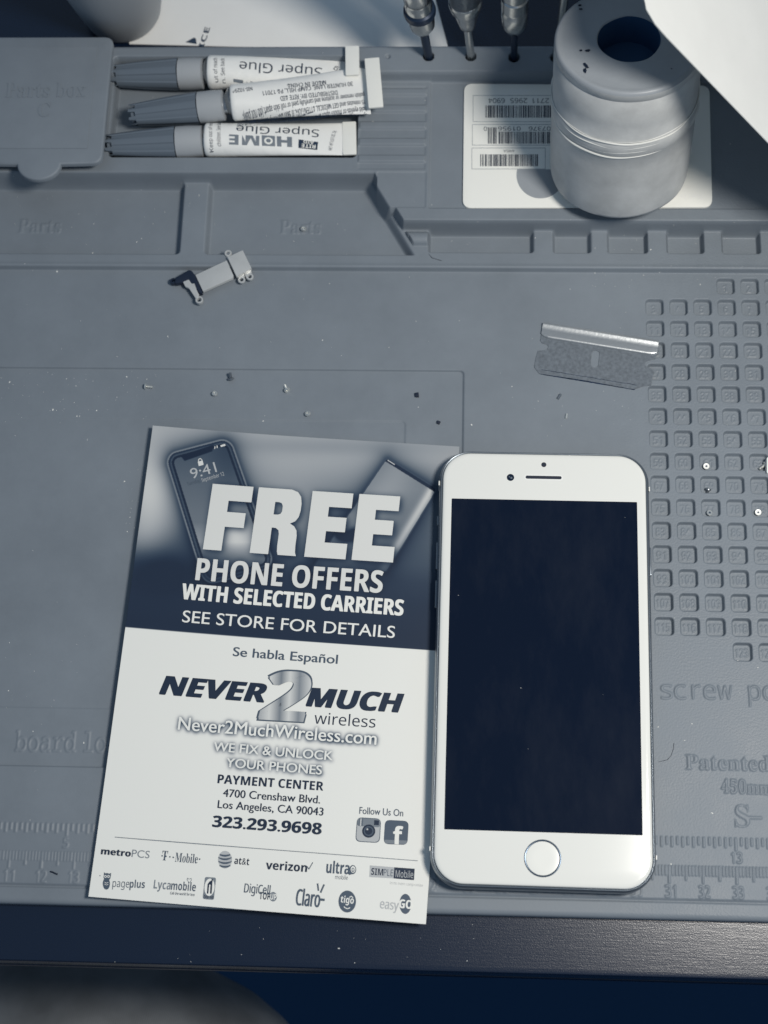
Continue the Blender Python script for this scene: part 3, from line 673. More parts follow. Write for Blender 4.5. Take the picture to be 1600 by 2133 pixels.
# ------------------------------------------------------------------ gift card under the spool
cz = 7.25
card = thing('plastic_card', 'white plastic card with three bar codes, lying under the spool', 'card', (*at2((1220, 330), cz), cz))
tl, tr, br, bl = at2((967, 174), cz + .8), at2((1478, 178), cz + .8), at2((1484, 431.5), cz + .8), at2((964, 433), cz + .8)
P = round_poly([tl, tr, br, bl], 3.2, 8)
g = Geo(); g.add(*prism(P, cz, cz + .8, .1)); g.build('card_body', mat('white_plastic_card', 233, .4, spec=.4), card)
gd, gm = Geo(), Geo()
def q(x, y): return at2((940 + x * .2125, 160 + y * .2125), cz + .8)
def quad(gg, pts, h, mi=0): Pq = ccw([q(*p) for p in pts]); gg.add(np.c_[Pq, np.full(len(Pq), cz + .8 + h)], [tuple(range(len(Pq)))], mi)
def barcode(x0, x1, y0, y1, seed):
    r = random.Random(seed); x = x0
    while x < x1:
        w = r.choice((4, 4, 6, 9, 14)); quad(gd, [(x, y0), (min(x + w, x1), y0), (min(x + w, x1), y1), (x, y1)], .04); x += w + r.choice((4, 5, 7, 10))
barcode(335, 1400, 280, 400, 3); barcode(465, 1270, 538, 655, 5); barcode(360, 445, 495, 655, 9); barcode(285, 850, 760, 876, 11)
def ctext(s, A, B, cap, st='n'): Pq, F = ptext(s, A, B, cap, cz + .8, st); gd.add(np.c_[Pq, np.full(len(Pq), cz + .84)], F)
pxq = lambda x, y: (940 + x * .2125, 160 + y * .2125)
ctext('6904', pxq(525, 210), pxq(365, 210), 10); ctext('2965', pxq(745, 210), pxq(580, 210), 10); ctext('2711', pxq(960, 210), pxq(800, 210), 10)
ctext('01956', pxq(680, 488), pxq(460, 488), 8.5); ctext('0', pxq(350, 488), pxq(320, 488), 8.5); ctext('07376', pxq(975, 488), pxq(760, 488), 8.5); ctext('4485A', pxq(620, 716), pxq(512, 716), 5)
for x0, y0, x1, y1 in ((212, 180, 1450, 442), (205, 465, 1450, 672), (200, 695, 925, 906)):
    for p in (((x0, y0), (x1, y0), (x1, y0 + 5), (x0, y0 + 5)), ((x0, y1 - 5), (x1, y1 - 5), (x1, y1), (x0, y1)), ((x0, y0 + 5), (x0 + 5, y0 + 5), (x0 + 5, y1 - 5), (x0, y1 - 5)), ((x1 - 5, y0 + 5), (x1, y0 + 5), (x1, y1 - 5), (x1 - 5, y1 - 5))): quad(gm, p, .03)
gd.build('bar_codes', ink('ink_black', 30), card); gm.build('box_lines', ink('ink_line', 150), card)
g = Geo(); a = np.linspace(math.radians(-14), math.radians(194), 30); quad(g, [(875 + 235 * math.cos(t), 962 + 230 * math.sin(t)) for t in a], .03); g.build('round_patch', ink('ink_patch', 150), card)
g = Geo(); Pq, F = ptext('Rethin', (1463, 404), (1400, 404), 11, cz + .8, 'b'); g.add(np.c_[Pq, np.full(len(Pq), cz + .84)], F); mp_ = ink('ink_pale_card', 238); g.build('pale_lettering', mp_, card); g = Geo(); quad(g, [(570, 122), (775, 122), (735, 168), (570, 168)], .03); g.build('pale_patch', mp_, card)

# ------------------------------------------------------------------ the spool standing on the card
phi, psi = .18, -.04
RS = _rot(-phi, psi, 0); s_org = np.array([68.54, 183.36, 12.3]); MS = np.eye(4); MS[:3, :3] = RS; MS[:3, 3] = s_org
spool = thing('spool', 'pale worn cylindrical spool with a dark round hole, standing on the plastic card', 'spool', s_org)
M_sp = mat('worn_pale_plastic', 188, .45, spec=.4, bump=(500, .08, .4), speckle=(48, .76, 1.12))
def lathe_wavy(prof, n=96, amp=.12, seed=1):
    r0 = np.random.default_rng(seed); ph = r0.uniform(0, 6.28, (len(prof), 3)); a = np.linspace(0, 2 * np.pi, n, endpoint=False); R = []
    for k, (r, z) in enumerate(prof):
        rr = r + amp * (np.sin(3 * a + ph[0, 0] + z * .03) + .5 * np.sin(7 * a + ph[0, 1] + z * .05)); R.append(np.stack([np.cos(a) * rr, np.sin(a) * rr, np.full(n, z)], 1))
    return R
g = Geo()
prof = [(22.2, 0), (22.9, .4), (23.1, 1.5), (23.2, 8), (23.3, 16), (23.25, 24), (23.2, 30.5), (23.5, 31), (23.5, 35.6), (23.1, 36.2), (22.95, 44), (22.9, 53.9), (22.68, 54.1), (22.68, 54.4), (22.85, 54.6), (22.85, 56.9), (22.6, 57.6), (22.1, 57.95), (21.6, 58), (20.8, 57.75), (20.2, 57.7), (16, 57.75), (12, 57.9), (9.9, 58.0), (9.6, 57.6)]
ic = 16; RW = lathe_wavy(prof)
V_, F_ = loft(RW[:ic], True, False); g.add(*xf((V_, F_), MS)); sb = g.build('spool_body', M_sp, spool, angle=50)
g = Geo(); V_, F_ = loft(RW[ic - 1:], False, False); g.add(*xf((V_, F_), MS)); g.build('top_disc', mat('darker_top_disc', 148, .4, spec=.4, bump=(300, .1, .3), speckle=(70, .93, 1.05)), spool, angle=50)  # top face, toned darker than the side wall
g = Geo(); g.add(*lathe([(9.62, 57.7), (9.5, 52), (9.5, 47), (.1, 47)], 48, MS, False, True)); g.build('core_hole', mat('dark_core', [.02, .07, .16], .7), spool)
M_ridge = mat('peeled_white_edge', 214, .4, spec=.4)
for k, (z, ampz, r, tilt) in enumerate(((36.4, .45, .33, .5), (34.7, .35, .2, .6), (30.7, .6, .34, .2), (32.2, .5, .16, .55), (37.0, .4, .14, .45))):
    a = np.linspace(0, 2 * np.pi, 120, endpoint=False); rr = 23.35 + .12 * np.sin(5 * a + k); zz = z + ampz * np.sin(2 * a + 1.3 * k) + .12 * np.sin(9 * a + k) + tilt * np.cos(a)
    g = Geo(); V_, F_ = tube(np.stack([np.cos(a) * rr, np.sin(a) * rr, zz], 1), r * (.8 + .35 * np.sin(3 * a + k)), 8, True); g.add(*xf((V_, F_), MS)); g.build('ridge', M_ridge, spool)
for (sx, sy, w, h) in ((1208, 11, .5, .45), (1209.5, 19, .6, .35), (1210, 105, .45, .45), (1224.5, 105.5, .75, .6), (1221, 137, .5, 1.3), (1219, 147, .45, 1.0), (1399, 143, .25, .25)):
    # marks on the top face: intersect the view line with the tilted face
    d = RM @ np.array([(sx - 800) / FPX, -(sy - 1066.5) / FPX, -1.0]); n = RS[:, 2]; p0 = s_org + RS @ np.array([0, 0, 57.95]); t = ((p0 - CAM) @ n) / (d @ n); P = CAM + d * t
    g = Geo(); e = ell(0, 0, w, h, 14, .5 if h > 1 else 0) * (1 + RNG.uniform(-.25, .25, (14, 1))); g.add(P + e[:, :1] * RS[:, 0] + e[:, 1:] * RS[:, 1] + .06 * n, [tuple(range(14))]); g.build('ink_mark', M_hole, spool)

# ------------------------------------------------------------------ white sheet propped up over the spool, top right
ZC = 114.
c0 = at(1338, 24, ZC); e1 = at(1600, 298, ZC - 48); dirn = e1 - c0; up_ = at(1339, -300, ZC + 4) - c0
g = Geo(); ns, nt_ = 30, 30; rows = []
A1 = dirn / np.linalg.norm(dirn) * 175; A2 = up_ / np.linalg.norm(up_) * 140
for i in range(ns + 1):
    for j in range(nt_ + 1):
        u, v = i / ns, j / nt_; p = c0 + A1 * u + A2 * v
        uu = u * 175; vv_ = v * 140; cr_ = max(0., 7 - uu) * max(0., 7 - vv_) / 49.
        p = p + (A1 / 175 + A2 / 140) * (cr_ * 2.0)
        p[2] += 8 * math.sin(u * 2.6) * (1 - v) * .05
        rows.append(p)
top = np.array(rows); bot = top.copy(); bot[:, 2] -= .5; n_ = (ns + 1) * (nt_ + 1); I2 = lambda i, j: i * (nt_ + 1) + j
F = [(I2(i, j), I2(i + 1, j), I2(i + 1, j + 1), I2(i, j + 1)) for i in range(ns) for j in range(nt_)]
Fb = [tuple(n_ + k for k in f[::-1]) for f in F]
bd = [I2(i, 0) for i in range(ns + 1)] + [I2(ns, j) for j in range(1, nt_ + 1)] + [I2(i, nt_) for i in range(ns - 1, -1, -1)] + [I2(0, j) for j in range(nt_ - 1, 0, -1)]
Fs = [(bd[(k + 1) % len(bd)], bd[k], n_ + bd[k], n_ + bd[(k + 1) % len(bd)]) for k in range(len(bd))]
g.add(np.concatenate([top, bot]), F + Fb + Fs); sheet = g.build('white_sheet', mat('white_paper_board', 238, .6, speckle=(60, .97, 1.02)), origin=c0, angle=50)
def let_light_through(m, k):                # thin paper passes some light
    nt = m.node_tree; b = nt.nodes['Principled BSDF']; tr = nt.nodes.new('ShaderNodeBsdfTranslucent'); tr.inputs['Color'].default_value = (*tone(225), 1)
    mx = nt.nodes.new('ShaderNodeMixShader'); mx.inputs['Fac'].default_value = k
    nt.links.new(b.outputs[0], mx.inputs[1]); nt.links.new(tr.outputs[0], mx.inputs[2]); nt.links.new(mx.outputs[0], nt.nodes['Material Output'].inputs['Surface'])
let_light_through(sheet.data.materials[0], .13)
tag(sheet, 'blank white sheet jutting in over the top of the spool', 'sheet')

# ------------------------------------------------------------------ glue tubes
M_cap = mat('grey_cap', 104, .42, spec=.45); M_col = mat('pale_collar', 160, .4); M_neck = mat('aluminium_neck', 150, .25, metal=.9)
M_tube = mat('white_laminate', 240, .28, spec=.5, bump=(110, .35, 1.6)); M_crimp = mat('crimped_end', 230, .35, bump=(250, .15, .4)); INKT = [ink('tube_navy', 44), ink('tube_grey', 118), ink('tube_white', 226)]
def glue_tube(label, tip, capend, colend, neck, crimp0, crimp1, zs, r_cap, r_body, w_end, texts, roll=0.):
    """all given as photo points along the axis and heights; builds cap, collar, neck, body, crimped end and print"""
    pts = [at(*p, z) for p, z in zip((tip, capend, colend, neck, crimp0, crimp1), zs)]
    o = thing('glue_tube', label, 'glue tube', pts[0], 'glue tubes in the mat tray')
    ax = pts[2] - pts[0]; L = np.linalg.norm(ax); Mx = frame(pts[0], (0, 0, 1), ax)
    lc = np.linalg.norm(pts[1] - pts[0])
    # cap: ribbed, tapered, with a notched open tip
    n = 72; a = np.linspace(0, 2 * np.pi, n, endpoint=False); R = []
    for k, (t, rr) in enumerate(((0, r_cap * .68), (.1, r_cap * .70), (.5, r_cap * .86), (1., r_cap))):
        rib = 1 + .03 * np.sign(np.sin(6 * a)); zz = np.full(n, t * lc)
        if k == 0: zz = zz + np.where(np.sin(8 * a + .4) > 0, 0, lc * .13)
        R.append(np.stack([np.cos(a) * rr * rib, np.sin(a) * rr * rib, zz], 1))
    V_, F_ = loft(R, False, False); g = Geo(); g.add(*xf((V_, F_), Mx))
    g.add(*lathe([(r_cap * .5, lc * .03), (r_cap * .55, lc * .2), (.1, lc * .2)], 24, Mx, False, True)); cp = g.build('cap', M_cap, o, angle=25)
    g = Geo(); g.add(*lathe([(r_cap * .9, lc), (r_cap * 1.0, lc + .3), (r_cap * 1.02, lc + (L - lc) * .5), (r_cap * .98, L - .4), (r_cap * .8, L)], 40, Mx)); g.build('collar', M_col, cp)
    # body frame: x along the tube, z up
    bx = pts[4] - pts[3]; BL = np.linalg.norm(bx); zup = np.array([0, -math.sin(roll), math.cos(roll)]); Mb = frame(pts[3], bx, zup)
    nx_, na = 40, 44; R = []
    def half(x):
        t = np.clip(x / BL, 0, 1); w = r_body + (w_end - r_body) * t ** 1.3; h = r_body * .93 * (1 - t ** 1.15) + .45 * t; return w, h
    def surf(x, y):
        w, h = half(x); return h * np.sqrt(np.maximum(0, 1 - np.abs(np.clip(y / w, -1, 1)) ** 2.3))
    g = Geo(); neckL = np.linalg.norm(pts[3] - pts[2]); a = np.linspace(0, 2 * np.pi, na, endpoint=False)
    x = np.linspace(0, BL, nx_); R = []
    for xi in x:
        w, h = half(xi); yy = w * np.cos(a); R.append(np.stack([np.full(na, xi), yy, np.sign(np.sin(a)) * surf(np.full(na, xi), yy)], 1))
    R = [np.stack([np.full(na, -.6), R[0][:, 1] * .9, R[0][:, 2] * .9], 1)] + R
    V_, F_ = loft([r[::-1] for r in R], True, True); g.add(*xf((V_, F_), Mb)); bd_ = g.build('tube_body', M_tube, o, angle=50)
    g = Geo(); nl = neckL * .99; Mn = frame(pts[2], (0, 0, 1), pts[3] - pts[2]); g.add(*lathe([(r_cap * .62, -.5), (r_cap * .62, nl * .25), (r_cap * .75, nl * .45), (r_body * .86, nl * .9), (r_body * .9, nl)], 40, Mn)); g.build('neck', M_neck, o)
    cl = np.linalg.norm(pts[5] - pts[4]); w1 = w_end + .1
    g = Geo(); g.add(*xf(prism(rrect(cl / 2, 0, cl + .8, 2 * w1, .4, 4), -.5, .5, .2, .2), frame(pts[4], pts[5] - pts[4], zup))); g.build('crimp', M_crimp, o)
    tg = Geo(); inv = np.linalg.inv(Mb); zt = (pts[3][2] + pts[4][2]) / 2 + r_body * .5
    for item in texts:
        if item[0] == 'poly': P2, F2 = fill_poly([at2(p, zt) for p in item[1]]); mi, lay = item[2], item[3]
        else: (s_, A, B, cap_, st, off, mi), lay = item[:7], (item[7] if len(item) > 7 else 1); P2, F2 = ptext(s_, A, B, cap_, zt, st, off)
        bm = bmesh.new(); vs = [bm.verts.new((p[0], p[1], 0)) for p in P2]
        for f in F2:
            try: bm.faces.new([vs[i] for i in f])
            except ValueError: pass
        # slice so the print can wrap round the tube
        yl_ = Mb[:2, 1] / np.linalg.norm(Mb[:2, 1]); base = Mb[:2, 3]
        for d_ in np.arange(-w_end, w_end, .7): bmesh.ops.bisect_plane(bm, geom=bm.verts[:] + bm.edges[:] + bm.faces[:], plane_co=(*(base + yl_ * d_), 0), plane_no=(*yl_, 0))
        bm.verts.index_update(); P2 = np.array([v.co[:2] for v in bm.verts]); F2 = [tuple(v.index for v in f.verts) for f in bm.faces]; bm.free()
        rel = np.c_[P2, np.full(len(P2), zt)]; lx = (rel - Mb[:3, 3]) @ Mb[:3, 0]; ly = np.clip((rel - Mb[:3, 3]) @ Mb[:3, 1], -w_end, w_end)
        Q = np.stack([lx, ly, surf(lx, ly) + .07 + .05 * lay], 1); tg.add(Q @ Mb[:3, :3].T + Mb[:3, 3], F2, mi)
    if texts: tg.build('printed_label', INKT, bd_, angle=80)
    return o
RA = lambda: [('poly', [(622, 288), (662, 291), (660, 306), (621, 304)], 0, 1), ('RITE', (657, 297), (628, 296), 7, 'b', 0, 2, 3), ('AID', (654, 290), (632, 289), 6, 'b', 0, 2, 3)]
glue_tube('white super glue tube nearest the front wall of the tray, creased near its neck', (222, 303), (367, 297), (424, 294), (432, 292), (716, 289), (740, 288), (7.6, 7.7, 7.7, 7.8, 8.0, 8.0), 5.5, 5.9, 6.4,
          [('Super Glue', (664, 265), (494, 265), 16, 'n', 0, 0), ('poly', [(608, 284), (598, 284), (598, 303), (608, 303)], 1, 1), ('poly', [(586, 284), (577, 284), (577, 303), (586, 303)], 1, 1), ('poly', [(600, 291), (584, 291), (584, 296), (600, 296)], 1, 1), ('poly', [(573, 284), (546, 284), (546, 303), (573, 303)], 1, 1),
           ('poly', pe(559.5, 294, 9, 6.5, 20), 2, 2), ('poly', pe(559.5, 294, 5, 3.5, 14), 1, 3), ('ME', (541, 286), (479, 286), 17, 'b', .01, 1), ('Keep out of reach', (444, 312), (444, 250), 8, 'n', 0, 0), ('children. See back', (461, 306), (461, 252), 8, 'n', 0, 0), ('NET WT 0.07 OZ. 2g', (690, 306), (699, 266), 7, 'n', 0, 0)] + RA())
glue_tube('white super glue tube against the rear rail, partly covered by another', (232, 158), (373, 155), (425, 153), (438, 151), (722, 127), (746, 125), (8.0, 8.6, 9.0, 9.4, 15.0, 15.3), 5.5, 6.0, 5.7,
          [('Super Glue', (669, 127), (499, 124), 19, 'n', 0, 0), ('HOME', (620, 163), (484, 155), 17, 'b', .01, 1), ('Keep out of reach', (452, 186), (452, 118), 8, 'n', 0, 0), ('children. See back', (467, 186), (467, 118), 8, 'n', 0, 0), ('2g', (712, 130), (696, 122), 9, 'n', 0, 0)])
glue_tube('white super glue tube laid across the other two, back printing up', (272, 240), (414, 225), (468, 219), (486, 214), (766, 174), (792, 171), (10.0, 11.6, 12.3, 12.7, 16.4, 16.6), 5.4, 6.3, 9.8,
          [('MADE IN CHINA', (677, 158), (597, 171), 8.5, 'n', .012, 0), ('30 HUNTER LANE, CAMP HILL, PA 17011', (733, 157), (547, 190), 8.5, 'n', .012, 0), ('DISTRIBUTED BY: RITE AID', (701, 178), (583, 198), 8.5, 'n', .012, 0), ('NII-10294', (525, 181), (484, 189), 8, 'n', .01, 0),
           ('polish remover or acetone and carefully peel or roll skin apart (do not pull).', (757, 178), (503, 227), 8.5, 'n', .012, 0), ('15 minutes and GET MEDICAL ATTENTION. If skin bonding occurs, soak in nail', (759, 193), (491, 240), 8.5, 'n', .012, 0),
           ('hold eyelids or mouth open and rinse thoroughly but gently with water only for', (761, 207), (494, 249), 8.5, 'n', .012, 0), ('cyanoacrylate. Avoid contact with skin and eyes. If eye or', (763, 220), (560, 243), 8.5, 'n', .012, 0)])

# ------------------------------------------------------------------ screwdrivers standing in the rail
M_steel = mat('brushed_steel', 190, .25, metal=1.0); M_dark = mat('black_oxide', 36, .35, metal=.3); M_grip = mat('knurled_grip', 110, .3, metal=.9, bump=(900, .6, .6))
def driver(i, label, prof_sh, prof_col, prof_ring, handle, ms, mr, lean):
    hx, hy = HOLES[i]; o = thing('screwdriver', label, 'screwdriver', (hx, hy, 4.1), 'screwdrivers standing in the mat rail')
    zd = (lean[0], lean[1], 1.); M0 = frame((hx, hy, 13.), (1, 0, 0), zd)
    g = Geo(); g.add(*lathe(prof_sh, 24, M0)); g.build('shaft', ms, o)
    g = Geo(); g.add(*lathe(prof_col, 48, M0)); col = g.build('collar', M_steel, o)
    if prof_ring: g = Geo(); g.add(*lathe(prof_ring, 48, M0)); g.build('ring', mr, col)
    g = Geo(); n = 48; a = np.linspace(0, 2 * np.pi, n, endpoint=False)
    R = [np.stack([np.cos(a) * r * (1 + .05 * np.cos(8 * a) * fl), np.sin(a) * r * (1 + .05 * np.cos(8 * a) * fl), np.full(n, z)], 1) for r, z, fl in handle]
    g.add(*xf(loft(R), M0)); g.build('handle', M_grip, o)
driver(0, 'screwdriver with dark shaft and a black ring round its collar, left end of the row', [(.9, -8.5), (1.5, -6), (1.5, 16)], [(1.7, 14.5), (2.7, 15.5), (4.2, 18.5), (4.45, 21), (4.45, 26), (4.6, 28), (4.6, 31.5), (4.2, 32.2), (4.2, 33), (4.7, 33.8), (4.7, 39), (4.1, 39.6), (4.1, 40.4), (4.6, 41), (4.6, 46)], [(4.5, 24.5), (5.3, 25.2), (5.5, 26.5), (5.3, 27.8), (4.5, 28.5)], [(4.4, 46, 0), (4.9, 47, 1), (4.9, 95, 1), (4.2, 98, 0)], M_dark, M_dark, (-.1, -.02))
driver(1, 'screwdriver with bright shaft and a cone-shaped knurled collar', [(.9, -8.5), (1.35, -6), (1.45, 20)], [(1.8, 17), (2.6, 18), (3.4, 22), (4.3, 26.5), (5.2, 28.5), (5.4, 30)], [(5.4, 30), (5.6, 30.4), (5.6, 32.4), (5.3, 33)], [(5.2, 33, 0), (5.6, 34, .4), (5.7, 60, .4), (5.5, 96, .4), (4.6, 99, 0)], M_steel, M_steel, (-.07, -.02))
driver(2, 'screwdriver with thin dark shaft and a smooth two-groove collar', [(.8, -8.5), (1.2, -6), (1.2, 18)], [(1.6, 15.5), (3.2, 17.2), (4.3, 20), (4.45, 23), (4.45, 27.5), (4.1, 28), (4.1, 28.8), (4.6, 29.4), (4.6, 34.5), (4.1, 35), (4.1, 36), (4.7, 36.6), (4.7, 44)], None, [(4.4, 44, 0), (4.9, 45, 1), (4.9, 95, 1), (4.2, 98, 0)], M_dark, M_steel, (-.03, -.02))
driver(3, 'screwdriver with bright shaft half hidden behind the spool', [(.9, -8.5), (1.4, -6), (1.4, 44)], [(2, 41.5), (4.4, 42.2), (5.4, 43.5), (5.4, 46.5), (4.6, 47), (4.6, 52)], None, [(4.6, 52, 0), (5.2, 53, 1), (5.2, 98, 1), (4.2, 100, 0)], M_steel, M_steel, (.02, -.02))

# ------------------------------------------------------------------ things behind the mat
pz = -4.6
g = Geo(); P0 = [at2((262, 96), pz), at2((950, 96), pz), at2((868, -80), pz), at2((300, -160), pz)]
P0 = [at2((272, 62), pz) + (0, -6), at2((936, 108), pz), at2((905, -10), pz), at2((880, -150), pz), at2((330, -190), pz), at2((255, 20), pz)]
cx_, cy_ = np.mean(P0, 0); g.add(*prism(P0, -4.95, -4.6, .05)); sheet2 = g.build('paper_sheet', mat('white_paper', 242, .65, speckle=(28, .96, 1.02)), origin=(cx_, cy_, -4.95)); tag(sheet2, 'white printed paper lying on the desk behind the mat', 'paper')
g = Geo()
for s_, A, B, c_ in (('ICE', (424, 100), (438, 58), 11), ('INVO', (404, 160), (423, 103), 11)):
    Pq, F = ptext(s_, A, B, c_, pz, 'b'); g.add(np.c_[Pq, np.full(len(Pq), pz + .05)], F)
Pq = np.array([at2(p, pz) for p in ((386, 88), (404, 78), (408, 80), (410, 92))]); g.add(np.c_[ccw(Pq), np.full(4, pz + .05)], [(0, 1, 2, 3)])
g.build('printed_lettering', ink('ink_print', 60), sheet2)
cb = at(258, 28, -4.9); cup = Geo()
V_, F_ = lathe([(11, 0), (13.2, .6), (14.2, 2.5), (16.8, 14), (20.2, 32), (24, 52), (25.4, 60), (24.6, 60.2), (23.2, 52), (19.2, 32), (15.8, 14), (13, 3.2), (.1, 3)], 72, frame(cb)); cup.add(V_, F_)
tag(cup.build('cup', mat('grey_matte_plastic', 150, .5), origin=cb, angle=50), 'grey tapered cup on the desk behind the mat lid', 'cup')

# ------------------------------------------------------------------ metal bracket lying on the mat
def bq(x, y, z): return at(330 + x * .14375, 500 + y * .14375, z)[:2]
bz = 2.35
br_o = thing('metal_bracket', 'small silver bracket with screw eyelets and a black clip, lying on the mat', 'bracket', (*bq(800, 500, 1), bz))
M_nick = mat('nickel_plate', 200, .34, metal=.35, spec=.5, speckle=(200, .95, 1.04)); M_clip = mat('black_plastic', 16, .5)
def plate(name, pts, z0, z1, m, r=.25, b=.12, par=br_o):
    g = Geo(); g.add(*prism(round_poly([bq(*p, z1) for p in pts], r, 4), z0, z1, b)); return g.build(name, m, par)
def eyelet(name, x, y, ro, ri, z0, z1, m, par, arm=None):
    c = bq(x, y, z1); k = np.linalg.norm(bq(x + 100, y, z1) - c) / 100
    o_ = ell(c[0], c[1], ro * k, ro * k, 32)
    g = Geo(); g.add(*lathe([(ri * k, z0), (ro * k * .98, z0), (ro * k, z0 + .06), (ro * k, z1 - .1), (ro * k * .93, z1), (ri * k * 1.15, z1), (ri * k, z1 - .1), (ri * k, z0)], 32, frame((c[0], c[1], 0)), False, False))
    return g.build(name, m, par)
plate('square_cover', [(1000, 245), (1222, 145), (1350, 408), (1130, 525)], 2.1, 3.7, M_nick)
plate('long_cover', [(535, 505), (990, 292), (1088, 512), (1078, 545), (645, 740)], 2.1, 3.45, M_nick)
clip = plate('clip', [(245, 545), (440, 432), (478, 440), (545, 520), (640, 762), (585, 765), (515, 660), (470, 640), (440, 575), (350, 610), (240, 625)], .95, 2.9, M_clip, .3)
eyelet('eyelet', 215, 590, 48, 22, .9, 2.3, M_clip, clip)
arm = plate('arm', [(355, 605), (440, 570), (482, 632), (522, 625), (560, 735), (590, 790), (560, 870), (545, 850), (440, 692), (390, 672)], 2.0, 2.95, M_nick, .3); eyelet('eyelet', 590, 862, 55, 33, 1.4, 2.9, M_nick, arm)
e1_ = eyelet('eyelet', 1010, 188, 52, 25, 1.95, 2.7, M_nick, br_o); plate('tab', [(985, 225), (1035, 215), (1040, 262), (1010, 290), (990, 260)], 2.05, 2.66, M_nick, .1)
eyelet('eyelet', 1205, 572, 53, 27, 1.5, 2.3, M_nick, br_o); eyelet('eyelet', 1325, 527, 52, 27, 1.5, 2.5, M_nick, br_o)
plate('tab', [(1165, 515), (1245, 480), (1250, 530), (1225, 535), (1175, 545)], 1.6, 2.25, M_nick, .1); plate('tab', [(1250, 490), (1345, 430), (1352, 490), (1300, 495), (1280, 560), (1268, 540)], 1.6, 2.45, M_nick, .1)

# ------------------------------------------------------------------ razor blade
def rq(x, y, z=.3): return at(1080 + x * .2, 650 + y * .2, z)[:2]
rz = thing('razor_blade', 'single-edge razor blade with a folded steel spine, lying by the pockets', 'razor blade', (*rq(800, 450), .05))
M_bl = mat('blade_steel', 138, .3, metal=.5, spec=.5, speckle=(900, .7, 1.14), bump=(1200, .12, .15)); M_spine = mat('spine_steel', 175, .3, metal=.75, bump=(900, .12, .3)); M_edge = mat('ground_edge', 34, .2, metal=.5, speckle=(420, .4, 2.6))  # the edge's strong speckle paints glints into its dark steel colour
outl = [(255, 150), (1450, 330), (1440, 440), (1425, 488), (1352, 503), (1325, 520), (1318, 540), (1328, 562), (1352, 575), (1380, 585), (1410, 618), (1382, 762), (1296, 772), (1212, 803), (1150, 795), (700, 712), (217, 640), (165, 570), (185, 470), (205, 402), (270, 396), (300, 385), (315, 362), (305, 342), (285, 332), (250, 325), (228, 295)]
slot = [(805 + 44 * math.cos(t), 442 + 44 * math.sin(t)) if math.sin(t) < 0 else (795 + 40 * math.cos(t), 535 + 44 * math.sin(t)) for t in np.linspace(0, 2 * math.pi, 28, endpoint=False)]
V2, F2 = fill_poly([rq(*p) for p in outl], [[rq(*p) for p in slot]])
g = Geo(); raised(g, V2, F2, .04, .24); bl_o = g.build('blade', M_bl, rz, angle=30)
g = Geo(); e0, e1p, i0, i1 = rq(222, 640), rq(1212, 804), rq(240, 596), rq(1232, 758); o0, o1 = rq(222, 645), rq(1212, 809)
ts = np.linspace(0, 1, 40); jag = RNG.uniform(-.05, .05, 40); dn = (e0 - i0) / np.linalg.norm(e0 - i0)
inn = np.c_[np.outer(1 - ts, i0) + np.outer(ts, i1) + np.outer(RNG.uniform(-.12, .12, 40), dn), np.full(40, .30)]; out_ = np.c_[np.outer(1 - ts, o0) + np.outer(ts, o1) + np.outer(jag, dn), np.full(40, .06)]
g.add(np.concatenate([inn, out_]), [(40 + k, 41 + k, k + 1, k) for k in range(39)]); g.build('cutting_edge', M_edge, bl_o)
# spine: a folded channel, highest along its back
a0, a1 = rq(258, 110, .8), rq(1462, 302, .8); b0, b1 = rq(243, 250, .8), rq(1438, 420, .8); ex = (a1 - a0); SLn = np.linalg.norm(ex); ex /= SLn; ey = np.array([-ex[1], ex[0]])
prof = [(-5.35, .22), (-5.2, .5), (-4.9, .72), (-4.4, .78), (-2.6, .8), (-1.5, .88), (-.9, 1.16), (-.45, 1.28), (-.12, 1.2), (0, .9), (0, .05)]
g = Geo(); R = []
nl = 30
for k in range(nl + 1):
    t = k / nl * SLn; e_ = max(0., 2.6 - t, 2.6 - (SLn - t)) ; lim = -5.35 + 1.3 * (e_ / 2.6) ** 2
    R.append(np.array([[*(a0 + ex * t + ey * max(y, lim)), z] for y, z in prof]))
n = len(prof); V_ = np.concatenate(R); F_ = [(k * n + i, (k + 1) * n + i, (k + 1) * n + i + 1, k * n + i + 1) for k in range(nl) for i in range(n - 1)]
F_ += [tuple(range(n)), tuple(nl * n + i for i in range(n))[::-1]]; g.add(V_, F_); g.build('spine', M_spine, rz, angle=50)

